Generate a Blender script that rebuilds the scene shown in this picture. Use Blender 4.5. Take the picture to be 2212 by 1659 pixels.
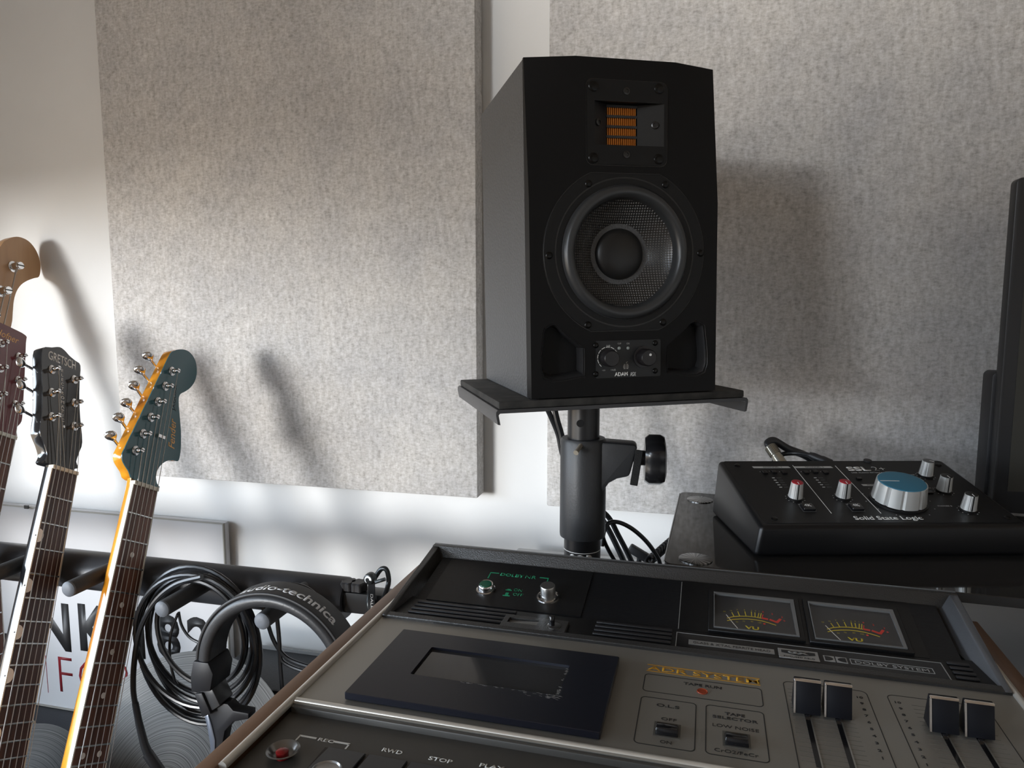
import bpy, bmesh, math, random
from mathutils import Vector as V, Matrix as Mx
random.seed(7)
PI = math.pi
scene = bpy.context.scene
COL = scene.collection
for o in list(bpy.data.objects): bpy.data.objects.remove(o)

# ------------------------------------------------------------------ camera
F = 1560.0; IW, IH = 2212.0, 1659.0
PITCH = math.atan(F / 13570.0)
CAM = V((0, 0, 1.10))
cd = bpy.data.cameras.new('camera'); cam = bpy.data.objects.new('camera', cd); COL.objects.link(cam)
cd.sensor_width = 36; cd.lens = F / IW * 36; cd.clip_start = .01
ROOM_YAW = -.2467                       # the wall's yaw seen from the camera; the scene's axes follow the room
GR = Mx.Rotation(-ROOM_YAW, 4, 'Z'); G3 = GR.to_3x3()
cam.location = CAM; cam.rotation_euler = (PI / 2 - PITCH, 0, -ROOM_YAW)
scene.camera = cam

# ------------------------------------------------------------------ light
SKY, SUN = 15.0, 3.0
w = bpy.data.worlds.new('sky'); scene.world = w; w.use_nodes = True
wn = w.node_tree.nodes; wl = w.node_tree.links; wn.clear()
wo = wn.new('ShaderNodeOutputWorld'); wb = wn.new('ShaderNodeBackground'); wt = wn.new('ShaderNodeTexCoord')
ws = wn.new('ShaderNodeSeparateXYZ'); wr = wn.new('ShaderNodeValToRGB')
wl.new(wt.outputs['Generated'], ws.inputs[0]); wl.new(ws.outputs[2], wr.inputs[0])
we = wr.color_ramp.elements                     # overcast sky above the horizon, dull ground below it
we[0].position = .0; we[0].color = (.20, .165, .125, 1); we[1].position = .03; we[1].color = (.74, .86, 1, 1)
wl.new(wr.outputs[0], wb.inputs[0]); wb.inputs[1].default_value = SKY
wl.new(wb.outputs[0], wo.inputs[0])
# low hazy sun through the two windows of the left wall
sl = bpy.data.lights.new('hazy_sun', 'SUN'); sl.energy = SUN; sl.angle = math.radians(12.5); sl.color = (1, .985, .965)
so = bpy.data.objects.new('hazy_sun', sl); COL.objects.link(so); so.location = (-4, -6, 2)
sd_ = V((.445, .896, -math.tan(math.radians(3.2)))); so.rotation_euler = sd_.to_track_quat('-Z', 'Y').to_euler()
XLW = -1.38                                             # left wall
WINS = [dict(y0=-1.93, y1=.55, z0=.55, z1=1.30), dict(y0=-2.75, y1=-1.28, z0=1.58, z1=2.20)]   # a low wide window and a high one further back
for wi in WINS:
    l = bpy.data.lights.new('window_portal', 'AREA'); l.shape = 'RECTANGLE'; l.size = wi['y1'] - wi['y0']; l.size_y = wi['z1'] - wi['z0']; l.cycles.is_portal = True
    lo_ = bpy.data.objects.new('window_portal', l); COL.objects.link(lo_); lo_.location = (XLW - .06, (wi['y0'] + wi['y1']) / 2, (wi['z0'] + wi['z1']) / 2); lo_.rotation_euler = (PI / 2, 0, -PI / 2)
scene.view_settings.view_transform = 'Standard'; scene.view_settings.look = 'None'
scene.view_settings.gamma = 1; scene.view_settings.exposure = 0.0
scene.view_settings.use_curve_mapping = False

# ------------------------------------------------------------------ pixel -> ray helpers (photo frame 2212 x 1659)
RC = Mx.Rotation(-PITCH, 3, 'X')
def ray0(u, v): return RC @ V(((u - 1106) / F, 1, -(v - 829.5) / F))
def ray(u, v): return G3 @ ray0(u, v)
def at(u, v, y):
    d = ray0(u, v); return CAM + G3 @ (d * (y / d.y))      # point at a given distance straight ahead of the camera
def hit(M, u, v, ax=2, c=0.):
    """local coordinates where the pixel's ray meets the plane local[ax] = c of frame M"""
    I = M.inverted(); o = I @ CAM; d = I.to_3x3() @ ray(u, v)
    t = (c - o[ax]) / d[ax]; return o + d * t
def frame(o, yaw=0, pitch=0, roll=0):
    return GR @ Mx.Translation(V(o)) @ Mx.Rotation(yaw, 4, 'Z') @ Mx.Rotation(pitch, 4, 'X') @ Mx.Rotation(roll, 4, 'Y')
ROOM = frame((0, 0, 0), ROOM_YAW)

# ------------------------------------------------------------------ materials
MATS = {}
def mat(name, col=(.5, .5, .5), rough=.5, metal=0., spec=.5, noise=0., nscale=40., bump=0., bscale=200., coat=0., stretch=None, col2=None, trans=0., ior=1.45, aniso=0., alpha=1.):
    if name in MATS: return MATS[name]
    m = bpy.data.materials.new(name); m.use_nodes = True; nt = m.node_tree; n = nt.nodes; L = nt.links
    b = n['Principled BSDF']; b.inputs['Base Color'].default_value = (*col, 1)
    b.inputs['Roughness'].default_value = rough; b.inputs['Metallic'].default_value = metal
    b.inputs['Specular IOR Level'].default_value = spec; b.inputs['Coat Weight'].default_value = coat
    b.inputs['Coat Roughness'].default_value = .08
    b.inputs['Transmission Weight'].default_value = trans; b.inputs['IOR'].default_value = ior
    b.inputs['Anisotropic'].default_value = aniso
    tc = n.new('ShaderNodeTexCoord'); mp = n.new('ShaderNodeMapping'); L.new(tc.outputs['Object'], mp.inputs[0])
    if stretch: mp.inputs['Scale'].default_value = stretch
    if noise or col2:
        t = n.new('ShaderNodeTexNoise'); t.inputs['Scale'].default_value = nscale; t.inputs['Detail'].default_value = 6
        L.new(mp.outputs[0], t.inputs['Vector'])
        r = n.new('ShaderNodeValToRGB'); L.new(t.outputs[0], r.inputs[0])
        c2 = col2 or tuple(c * (1 - noise) for c in col)
        r.color_ramp.elements[0].position = .35; r.color_ramp.elements[1].position = .65
        r.color_ramp.elements[0].color = (*c2, 1); r.color_ramp.elements[1].color = (*col, 1)
        L.new(r.outputs[0], b.inputs['Base Color'])
    if bump:
        t = n.new('ShaderNodeTexNoise'); t.inputs['Scale'].default_value = bscale; t.inputs['Detail'].default_value = 3
        L.new(mp.outputs[0], t.inputs['Vector'])
        bp = n.new('ShaderNodeBump'); bp.inputs['Strength'].default_value = bump; bp.inputs['Distance'].default_value = .001
        L.new(t.outputs[0], bp.inputs['Height']); L.new(bp.outputs[0], b.inputs['Normal'])
    MATS[name] = m; return m
def felt_material():
    m = mat('grey_felt', (.6, .57, .54), .95, spec=.1); nt = m.node_tree; n = nt.nodes; L = nt.links; b = n['Principled BSDF']
    tc = n['Texture Coordinate']
    def nz(scale, st, rot, det=5):
        mp = n.new('ShaderNodeMapping'); mp.inputs['Scale'].default_value = st; mp.inputs['Rotation'].default_value = rot
        L.new(tc.outputs['Object'], mp.inputs[0])
        t = n.new('ShaderNodeTexNoise'); t.inputs['Scale'].default_value = scale; t.inputs['Detail'].default_value = det
        t.inputs['Roughness'].default_value = .7; L.new(mp.outputs[0], t.inputs['Vector']); return t
    a = nz(105, (1.5, 1, .6), (0, .3, 0)); c = nz(210, (.7, 1, 1.5), (0, -.5, 0), 4); d = nz(9, (1, 1, 1), (0, 0, 0), 4)
    mx = n.new('ShaderNodeMix'); mx.data_type = 'FLOAT'; mx.inputs[0].default_value = .5
    L.new(a.outputs[0], mx.inputs[2]); L.new(c.outputs[0], mx.inputs[3])
    r = n.new('ShaderNodeValToRGB'); L.new(mx.outputs[0], r.inputs[0]); e = r.color_ramp.elements
    e[0].position = .36; e[0].color = (.345, .33, .312, 1); e[1].position = .62; e[1].color = (.665, .655, .645, 1)
    k = e.new(.48); k.color = (.505, .49, .472, 1)
    r2 = n.new('ShaderNodeValToRGB'); L.new(d.outputs[0], r2.inputs[0])
    r2.color_ramp.elements[0].color = (.84, .84, .85, 1); r2.color_ramp.elements[1].color = (1, .985, .965, 1)
    r2.color_ramp.elements[0].position = .35; r2.color_ramp.elements[1].position = .65
    mm = n.new('ShaderNodeMix'); mm.data_type = 'RGBA'; mm.blend_type = 'MULTIPLY'; mm.inputs[0].default_value = 1
    L.new(r.outputs[0], mm.inputs[6]); L.new(r2.outputs[0], mm.inputs[7]); L.new(mm.outputs[2], b.inputs['Base Color'])
    bp = n.new('ShaderNodeBump'); bp.inputs['Strength'].default_value = .5; bp.inputs['Distance'].default_value = .002
    L.new(mx.outputs[0], bp.inputs['Height']); L.new(bp.outputs[0], b.inputs['Normal'])
    return m
def woven_material():
    m = mat('woven_cone', (.03, .03, .032), .3, spec=.6); nt = m.node_tree; n = nt.nodes; L = nt.links; b = n['Principled BSDF']
    tc = n['Texture Coordinate']; sp = n.new('ShaderNodeSeparateXYZ'); L.new(tc.outputs['Object'], sp.inputs[0])
    def M(op, a, bb=None, **k):
        x = n.new('ShaderNodeMath'); x.operation = op
        for i, s in enumerate((a, bb)):
            if s is None: continue
            if isinstance(s, (int, float)): x.inputs[i].default_value = s
            else: L.new(s, x.inputs[i])
        return x.outputs[0]
    u = M('ADD', sp.outputs[0], sp.outputs[1]); v = M('SUBTRACT', sp.outputs[0], sp.outputs[1])
    s = M('MULTIPLY', M('SINE', M('MULTIPLY', u, 1500.)), M('SINE', M('MULTIPLY', v, 1500.)))
    h = M('MAXIMUM', s, 0.0)
    bp = n.new('ShaderNodeBump'); bp.inputs['Strength'].default_value = .9; bp.inputs['Distance'].default_value = .0006
    L.new(h, bp.inputs['Height']); L.new(bp.outputs[0], b.inputs['Normal'])
    r = n.new('ShaderNodeValToRGB'); L.new(h, r.inputs[0]); r.color_ramp.elements[0].color = (.012, .012, .012, 1)
    r.color_ramp.elements[1].color = (.16, .155, .15, 1); L.new(r.outputs[0], b.inputs['Base Color'])
    return m
def cymbal_material(name='brushed_cymbal', k=1.):
    m = mat(name, (.36, .36, .35), .62, .12, .15); nt = m.node_tree; n = nt.nodes; L = nt.links; b = n['Principled BSDF']
    tc = n['Texture Coordinate']; sp = n.new('ShaderNodeSeparateXYZ'); L.new(tc.outputs['Object'], sp.inputs[0])
    cb = n.new('ShaderNodeCombineXYZ'); L.new(sp.outputs[0], cb.inputs[0]); L.new(sp.outputs[1], cb.inputs[1])
    ln = n.new('ShaderNodeVectorMath'); ln.operation = 'LENGTH'; L.new(cb.outputs[0], ln.inputs[0])
    t = n.new('ShaderNodeTexNoise'); t.noise_dimensions = '1D'; t.inputs['Scale'].default_value = 700; t.inputs['Detail'].default_value = 2
    L.new(ln.outputs['Value'], t.inputs['W'])
    bp = n.new('ShaderNodeBump'); bp.inputs['Strength'].default_value = .35; bp.inputs['Distance'].default_value = .0006
    L.new(t.outputs[0], bp.inputs['Height']); L.new(bp.outputs[0], b.inputs['Normal'])
    r = n.new('ShaderNodeValToRGB'); L.new(t.outputs[0], r.inputs[0]); r.color_ramp.elements[0].color = (.22 * k, .22 * k, .21 * k, 1)
    r.color_ramp.elements[0].position = .3; r.color_ramp.elements[1].position = .7
    r.color_ramp.elements[1].color = (.58 * k, .57 * k, .55 * k, 1); L.new(r.outputs[0], b.inputs['Base Color'])
    return m
def amber_material():
    m = mat('amber_neck_lacquer', (.66, .28, .018), .18, coat=.6, col2=(.33, .11, .008), nscale=26, stretch=(1, .55, 1))
    return m
felt = felt_material()
wall_m = mat('white_wall_paint', (.71, .71, .70), .8, noise=.04, nscale=6, bump=.12, bscale=260)
black_matte = mat('black_matte', (.012, .012, .013), .55, spec=.35)
black_soft = mat('black_soft_plastic', (.02, .02, .022), .45)
black_gloss = mat('black_gloss', (.008, .008, .009), .12)
chrome = mat('chrome', (.72, .72, .73), .14, 1.)
steel = mat('brushed_steel', (.6, .6, .6), .3, 1.)
white_print = mat('white_print', (.72, .72, .70), .6)
grey_print = mat('grey_print', (.32, .32, .31), .6)
rubber = mat('black_rubber', (.017, .018, .02), .38, bump=.05)

# ------------------------------------------------------------------ mesh builder
RX90 = Mx.Rotation(PI / 2, 4, 'X')      # local z -> -y (towards the viewer of a front face)
class MB:
    def __init__(s): s.bm = bmesh.new()
    def _v(s, pts, M=None): return [s.bm.verts.new((M @ V(p)) if M else V(p)) for p in pts]
    def _f(s, vs):
        try: return s.bm.faces.new(vs)
        except ValueError: return None
    def box(s, x0, x1, y0, y1, z0, z1, M=None):
        v = s._v([(x0, y0, z0), (x1, y0, z0), (x1, y1, z0), (x0, y1, z0), (x0, y0, z1), (x1, y0, z1), (x1, y1, z1), (x0, y1, z1)], M)
        for f in ((0, 3, 2, 1), (4, 5, 6, 7), (0, 1, 5, 4), (1, 2, 6, 5), (2, 3, 7, 6), (3, 0, 4, 7)): s._f([v[i] for i in f])
        return s
    def hexa(s, pts, M=None):        # 8 points ordered like box
        v = s._v(pts, M)
        for f in ((0, 3, 2, 1), (4, 5, 6, 7), (0, 1, 5, 4), (1, 2, 6, 5), (2, 3, 7, 6), (3, 0, 4, 7)): s._f([v[i] for i in f])
        return s
    def poly(s, pts, M=None): s._f(s._v(pts, M)); return s
    def prism(s, poly, z0, z1, M=None):
        n = len(poly); a = s._v([(p[0], p[1], z0) for p in poly], M); b = s._v([(p[0], p[1], z1) for p in poly], M)
        s._f(a[::-1]); s._f(b)
        for i in range(n): s._f([a[i], a[(i + 1) % n], b[(i + 1) % n], b[i]])
        return s
    def ring(s, outer, inner, z0, z1, M=None):
        n = len(outer); lo = s._v([(*p, z0) for p in outer], M); li = s._v([(*p, z0) for p in inner], M)
        to = s._v([(*p, z1) for p in outer], M); ti = s._v([(*p, z1) for p in inner], M)
        for i in range(n):
            j = (i + 1) % n
            s._f([to[i], to[j], ti[j], ti[i]]); s._f([lo[j], lo[i], li[i], li[j]])
            s._f([lo[i], lo[j], to[j], to[i]]); s._f([li[j], li[i], ti[i], ti[j]])
        return s
    def lathe(s, prof, n=32, M=None, cap=True):
        rings = []
        for r, z in prof:
            if r < 1e-6: rings.append(s._v([(0, 0, z)], M))
            else: rings.append(s._v([(r * math.cos(2 * PI * k / n), r * math.sin(2 * PI * k / n), z) for k in range(n)], M))
        for a, b in zip(rings, rings[1:]):
            for k in range(n):
                j = (k + 1) % n
                if len(a) == 1 and len(b) == 1: continue
                if len(a) == 1: s._f([a[0], b[j], b[k]])
                elif len(b) == 1: s._f([a[k], a[j], b[0]])
                else: s._f([a[k], a[j], b[j], b[k]])
        if cap:
            if len(rings[0]) > 1: s._f(rings[0][::-1])
            if len(rings[-1]) > 1: s._f(rings[-1])
        return s
    def cyl(s, r, z0, z1, n=24, M=None, r2=None): return s.lathe([(r, z0), (r if r2 is None else r2, z1)], n, M)
    def tube(s, pts, r, n=8, M=None, closed=False):
        pts = [V(p) for p in pts]; m = len(pts); rings = []; up = None
        for i, p in enumerate(pts):
            a = pts[(i - 1) % m] if (closed or i) else p; b = pts[(i + 1) % m] if (closed or i < m - 1) else p
            t = (b - a).normalized()
            if up is None: up = t.orthogonal().normalized()
            up = (up - t * up.dot(t)); up = up.normalized() if up.length > 1e-6 else t.orthogonal().normalized()
            q = t.cross(up); rr = r[i] if isinstance(r, (list, tuple)) else r
            rings.append(s._v([p + (up * math.cos(2 * PI * k / n) + q * math.sin(2 * PI * k / n)) * rr for k in range(n)], M))
        for i in range(m if closed else m - 1):
            a, b = rings[i], rings[(i + 1) % m]
            for k in range(n):
                j = (k + 1) % n; s._f([a[k], a[j], b[j], b[k]])
        if not closed: s._f(rings[0][::-1]); s._f(rings[-1])
        return s
    def sweep(s, secs, closed_sec=True, caps=True, M=None):
        rings = [s._v(c, M) for c in secs]; n = len(rings[0])
        for a, b in zip(rings, rings[1:]):
            for k in range(n if closed_sec else n - 1):
                j = (k + 1) % n; s._f([a[k], a[j], b[j], b[k]])
        if caps and closed_sec: s._f(rings[0][::-1]); s._f(rings[-1])
        return s
    def bevel(s, w, seg=2, ang=.6):
        bmesh.ops.recalc_face_normals(s.bm, faces=s.bm.faces)
        es = [e for e in s.bm.edges if len(e.link_faces) == 2 and e.calc_face_angle(0) > ang]
        bmesh.ops.bevel(s.bm, geom=es, offset=w, segments=seg, profile=.5, affect='EDGES', clamp_overlap=True); return s
    def mesh(s, name, m, smooth=40):
        bmesh.ops.recalc_face_normals(s.bm, faces=s.bm.faces)
        me = bpy.data.meshes.new(name); s.bm.to_mesh(me); s.bm.free()
        if m: me.materials.append(m)
        if smooth:
            for p in me.polygons: p.use_smooth = True
            me.set_sharp_from_angle(angle=math.radians(smooth))
        return me
    def build(s, name, m, parent=None, M=None, smooth=40, **k):
        return link(name, s.mesh(name, m, smooth), parent, M, **k)
OFF = {}
def link(name, data, parent=None, M=None, label=None, cat=None, group=None, kind=None):
    o = bpy.data.objects.new(name, data); COL.objects.link(o)
    loc = M or Mx.Identity(4)
    if parent is not None:
        o.parent = parent; loc = OFF.get(parent.name, Mx.Identity(4)) @ loc
    o.matrix_local = loc
    if label: o['label'] = label
    if cat: o['category'] = cat
    if group: o['group'] = group
    if kind: o['kind'] = kind
    return o
def thing(name, label, cat, M, base=(0, 0, 0), group=None):
    T = Mx.Translation(V(base)); o = bpy.data.objects.new(name, None); COL.objects.link(o)
    o.empty_display_size = .02; o.matrix_world = M @ T; OFF[o.name] = T.inverted()
    o['label'] = label; o['category'] = cat
    if group: o['group'] = group
    return o
def cut(me, cutters):
    """boolean-difference the given bmesh builders out of a mesh datablock"""
    a = bpy.data.objects.new('tmp', me); COL.objects.link(a); tmp = [a]
    for c in cutters:
        b = bpy.data.objects.new('tmpc', c.mesh('tmpc', None, 0)); COL.objects.link(b); tmp.append(b)
        md = a.modifiers.new('b', 'BOOLEAN'); md.operation = 'DIFFERENCE'; md.object = b; md.solver = 'EXACT'
    bpy.context.view_layer.update(); dg = bpy.context.evaluated_depsgraph_get()
    r = bpy.data.meshes.new_from_object(a.evaluated_get(dg))
    for t in tmp: bpy.data.objects.remove(t)
    for p in r.polygons: p.use_smooth = True
    r.set_sharp_from_angle(angle=math.radians(35))
    return r
def text_mesh(body, w=None, h=None, shear=0, bold=0, ext=.00012, align='C', stretch=1.):
    c = bpy.data.curves.new('t', 'FONT'); c.body = body; c.size = 1; c.shear = shear; c.offset = bold; c.resolution_u = 3
    o = bpy.data.objects.new('t', c); COL.objects.link(o); bpy.context.view_layer.update()
    me = bpy.data.meshes.new_from_object(o.evaluated_get(bpy.context.evaluated_depsgraph_get()))
    bpy.data.objects.remove(o)
    xs = [v.co.x for v in me.vertices]; ys = [v.co.y for v in me.vertices]
    x0, x1, y0, y1 = min(xs), max(xs), min(ys), max(ys)
    sx = w / (x1 - x0) if w else None; sy = h / (y1 - y0) if h else None
    if sx is None: sx = sy * stretch
    if sy is None: sy = sx / stretch
    cx = {'C': (x0 + x1) / 2, 'L': x0, 'R': x1}[align]; cy = (y0 + y1) / 2
    bm = bmesh.new(); bm.from_mesh(me)
    for v in bm.verts: v.co = V(((v.co.x - cx) * sx, (v.co.y - cy) * sy, 0))
    r = bmesh.ops.extrude_face_region(bm, geom=bm.faces[:])
    for e in r['geom']:
        if isinstance(e, bmesh.types.BMVert): e.co.z += ext
    bmesh.ops.recalc_face_normals(bm, faces=bm.faces)
    bm.to_mesh(me); bm.free(); return me
def text(body, parent, M, m, w=None, h=None, name='lettering', **k):
    me = text_mesh(body, w, h, **k); me.materials.clear(); me.materials.append(m)
    return link(name, me, parent, M)
def T(x, y, z): return Mx.Translation(V((x, y, z)))
def Rz(a): return Mx.Rotation(a, 4, 'Z')
def Rx(a): return Mx.Rotation(a, 4, 'X')
def Ry(a): return Mx.Rotation(a, 4, 'Y')
def rrect(x0, x1, y0, y1, r, n=5):
    out = []
    for cx, cy, a in ((x1 - r, y1 - r, 0), (x0 + r, y1 - r, PI / 2), (x0 + r, y0 + r, PI), (x1 - r, y0 + r, 1.5 * PI)):
        for k in range(n + 1): out.append((cx + r * math.cos(a + PI / 2 * k / n), cy + r * math.sin(a + PI / 2 * k / n)))
    return out
def circ(r, n=40, cx=0, cy=0): return [(cx + r * math.cos(2 * PI * k / n), cy + r * math.sin(2 * PI * k / n)) for k in range(n)]
def smooth_path(pts, n=8, closed=False):
    P = [V(p) for p in pts]; out = []; m = len(P)
    for i in range(m if closed else m - 1):
        p0 = P[(i - 1) % m] if (closed or i) else P[0]; p1 = P[i]; p2 = P[(i + 1) % m]
        p3 = P[(i + 2) % m] if (closed or i + 2 < m) else P[-1]
        for k in range(n):
            t = k / n; t2 = t * t; t3 = t2 * t
            out.append(.5 * ((2 * p1) + (-p0 + p2) * t + (2 * p0 - 5 * p1 + 4 * p2 - p3) * t2 + (-p0 + 3 * p1 - 3 * p2 + p3) * t3))
    if not closed: out.append(P[-1])
    return out
def screw_mesh(r=.0035, name='screw'):
    mb = MB(); mb.lathe([(r, 0), (r, .0004), (r * .8, .0011), (r * .35, .0014), (0, .0014)], 16)
    me = mb.mesh(name, mat('black_screw', (.01, .01, .01), .25, .6))
    return me
# ================================================================== room shell (room frame: x right along the wall, y towards it)
WALL_Y = .994; XL, XR, YF, ZC = XLW, 1.8, -3.0, 2.6
def struct(name, mb, m): return mb.build(name, m, None, ROOM, smooth=0, kind='structure')
floor_m = mat('oak_floor', (.36, .22, .12), .45, noise=.35, nscale=4, stretch=(1, 12, 1))
struct('floor', MB().box(XL - .1, XR + .1, YF - .1, WALL_Y + .1, -.1, 0), floor_m)
struct('ceiling', MB().box(XL - .1, XR + .1, YF - .1, WALL_Y + .1, ZC, ZC + .1), mat('ceiling_paint', (.55, .5, .45), .9))
struct('wall_back', MB().box(XL - .1, XR + .1, WALL_Y, WALL_Y + .1, 0, ZC), wall_m)
struct('wall_right', MB().box(XR, XR + .1, YF, WALL_Y, 0, ZC), mat('cream_wall', (.78, .75, .70), .9))
struct('wall_front', MB().box(XL, XR, YF - .1, YF, 0, ZC), mat('warm_grey_wall', (.42, .39, .35), .9))
mb = MB(); yb_ = sorted({YF - .1, WALL_Y + .1} | {w_[k] for w_ in WINS for k in ('y0', 'y1')}); zb_ = sorted({0., ZC} | {w_[k] for w_ in WINS for k in ('z0', 'z1')})
for ya, yb2 in zip(yb_, yb_[1:]):
    for za, zb2 in zip(zb_, zb_[1:]):
        ym, zm = (ya + yb2) / 2, (za + zb2) / 2
        if not any(w_['y0'] < ym < w_['y1'] and w_['z0'] < zm < w_['z1'] for w_ in WINS): mb.box(XL - .1, XL, ya, yb2, za, zb2)
struct('wall_left', mb, wall_m)
frame_m = mat('window_frame_paint', (.8, .8, .78), .5)
for k, wi in enumerate(WINS):
    mb = MB(); e = .025; y0, y1, z0, z1 = wi['y0'], wi['y1'], wi['z0'], wi['z1']
    for a0, a1, b0, b1 in ((y0, y0 + e, z0, z1), (y1 - e, y1, z0, z1), (y0 + e, y1 - e, z0, z0 + e), (y0 + e, y1 - e, z1 - e, z1)): mb.box(XL - .06, XL - .03, a0, a1, b0, b1)
    struct('window_%d' % (k + 1), mb, frame_m)
struct('baseboard_back', MB().box(XL, XR, WALL_Y - .012, WALL_Y, 0, .09), frame_m)

# acoustic panels
def panel(x0, x1, z0, z1, label):
    t = thing('acoustic_panel', label, 'acoustic panel', ROOM @ T((x0 + x1) / 2, .959, z0), group='felt panels on the wall')
    wdt = x1 - x0; mb = MB().box(-wdt / 2, wdt / 2, 0, .0338, 0, z1 - z0).bevel(.0025, 2)
    mb.build('felt_cover', felt, t)
    MB().box(-wdt / 2 + .06, wdt / 2 - .06, .0338, .0342, .06, z1 - z0 - .06).build('backing', frame_m, t)
Z0 = CAM.z
panel(-.892, -.292, Z0 - .279, Z0 + .921, 'grey felt acoustic panel hanging above the guitar headstocks')
panel(-.192, .408, Z0 - .283, Z0 + .917, 'grey felt acoustic panel hanging behind the audio interface and monitor speaker')

# ================================================================== desk
DZ = Z0 - .345
DECK = frame((-.097, .5141, Z0 - .2337), -.2664)
DESKF = frame((0, 0, 0), -.2664)
d0 = DESKF.inverted() @ (DECK @ V((-.022, 0, 0)))       # left edge just outside the deck's side
desk = thing('studio_desk', 'light grey desk under the cassette deck and the glass shelf', 'desk', DESKF @ T(d0.x, 0, 0))
desk_m = mat('desk_laminate', (.5, .5, .5), .45, noise=.06, nscale=9, bump=.03)
DY0, DY1 = d0.y - .40, .952
mb = MB().box(0, 1.5, DY0, DY1, DZ - .03, DZ).bevel(.002); mb.build('desk_top', desk_m, desk)
for x in (.06, 1.44):
    for y in (DY0 + .06, DY1 - .06):
        MB().box(x - .025, x + .025, y - .025, y + .025, 0, DZ - .03).build('leg', black_soft, desk)

# ================================================================== glass shelf
SHZ = Z0 - .2222
SH = frame((.1977, .8272, SHZ), -.285)          # back-left corner of the glass top, y towards the wall
shelf = thing('glass_shelf', 'black glass shelf on steel posts carrying the audio interface', 'shelf', SH, base=(.3, -.12, -(SHZ - DZ)))
MB().prism(rrect(0, .62, -.242, 0, .008), -.008, 0).bevel(.0006, 1).build('glass_top', mat('black_glass', (.022, .021, .020), .05, spec=.6), shelf)
edge_m = mat('glass_edge', (.42, .43, .42), .2)
MB().prism(rrect(-.0009, 0, -.236, -.006, .0004, 1), -.0008, -.0001).build('polished_edge', edge_m, shelf)
MB().box(.006, .614, .0001, .0009, -.0022, -.0002).build('polished_edge', edge_m, shelf)
def disc_material():
    m = mat('radial_steel', (.55, .55, .55), .28, 1.); nt = m.node_tree; n = nt.nodes; L = nt.links; b = n['Principled BSDF']
    tc = n['Texture Coordinate']; g = n.new('ShaderNodeTexGradient'); g.gradient_type = 'RADIAL'; L.new(tc.outputs['Object'], g.inputs[0])
    mu = n.new('ShaderNodeMath'); mu.operation = 'MULTIPLY'; mu.inputs[1].default_value = 31.4; L.new(g.outputs['Fac'], mu.inputs[0])
    t = n.new('ShaderNodeTexNoise'); t.noise_dimensions = '1D'; t.inputs['Scale'].default_value = 1.2; L.new(mu.outputs[0], t.inputs['W'])
    r = n.new('ShaderNodeValToRGB'); L.new(t.outputs[0], r.inputs[0]); r.color_ramp.elements[0].position = .35; r.color_ramp.elements[1].position = .65
    r.color_ramp.elements[0].color = (.12, .12, .12, 1); r.color_ramp.elements[1].color = (.6, .6, .6, 1); L.new(r.outputs[0], b.inputs['Base Color'])
    return m
disc_m = disc_material()
dA = hit(SH, 1512, 1080); dB = hit(SH, 1502, 1212)
dpts = [(dA.x, dA.y), (dB.x, dB.y + .004), (.62 - dA.x, dA.y), (.62 - dB.x, dB.y + .004)]
for x, y in dpts:
    leg = MB().cyl(.0125, -(SHZ - DZ), -.008, 24).build('leg', steel, shelf, T(x, y, 0))
    MB().lathe([(.0143, 0), (.0143, .0008), (.013, .0012), (0, .0012)], 32).build('disc_cap', disc_m, leg)

# ================================================================== computer monitor at the right
p_top = V((.5081, .76, Z0 + .1251)); MON = frame((.5165, .76, Z0 - .2257), -.25)
mon = thing('computer_monitor', 'dark computer monitor standing at the right of the audio interface', 'monitor', MON, base=(.30, .01, DZ - (Z0 - .2257)))
MB().prism(rrect(0, .61, 0, .351, .006), -.012, .004, RX90 @ T(0, 0, 0)).bevel(.0015).build('housing', mat('monitor_plastic', (.022, .022, .023), .4), mon)
MB().prism(rrect(-.003, .5, .0, .15, .006), -.04, -.012, RX90).bevel(.002).build('rear_hump', black_soft, mon)
MB().box(.0135, .5965, -.0045, -.004, .024, .338).build('screen', mat('dark_screen', (.035, .034, .028), .35), mon)
MB().box(.27, .33, .013, .03, DZ - (Z0 - .2257) + .008, .12).bevel(.003).build('stand_neck', black_soft, mon)
MB().prism(rrect(.19, .41, -.018, .045, .012), DZ - (Z0 - .2257), DZ - (Z0 - .2257) + .008).build('stand_foot', black_soft, mon)
# ================================================================== studio monitor speaker
SPK = frame((.0991, .6214, Z0 - .0815), .236, -.01, -.0145)
spk = thing('studio_monitor_speaker', 'black studio monitor speaker with round woofer and copper ribbon tweeter', 'speaker', SPK @ T(0, .095, 0), base=(0, 0, 0))
OFF[spk.name] = T(0, -.095, 0)
HW, HH, DD, CC = .085, .28, .19, .0115
side_m = mat('textured_side_vinyl', (.075, .077, .08), .45, spec=.5, bump=1., bscale=420)
front_m = mat('baffle_plastic', (.006, .006, .0063), .5, spec=.2)
frame_pl = mat('driver_frame_plastic', (.006, .0064, .007), .42, spec=.3)
MB().box(-HW, HW, .014, DD, 0, HH).bevel(.0008, 1).build('cabinet', side_m, spk)
mb = MB()
f0 = [(-HW, 0, .0008), (HW, 0, .0008), (HW, 0, .165), (.044, 0, HH), (-.044, 0, HH), (-HW, 0, .165)]
bk = [(-HW, .0145, .0008), (HW, .0145, .0008), (HW, .0145, .165), (HW, .0145, HH), (-HW, .0145, HH), (-HW, .0145, .165)]
fv = mb._v(f0); tl = mb._v([(-HW, CC, HH)])[0]; tr = mb._v([(HW, CC, HH)])[0]; bv = mb._v(bk)
mb._f(fv); mb._f([fv[2], tr, fv[3]]); mb._f([fv[5], fv[4], tl])
mb._f([bv[5], bv[4], bv[3], bv[2], bv[1], bv[0]])
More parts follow.
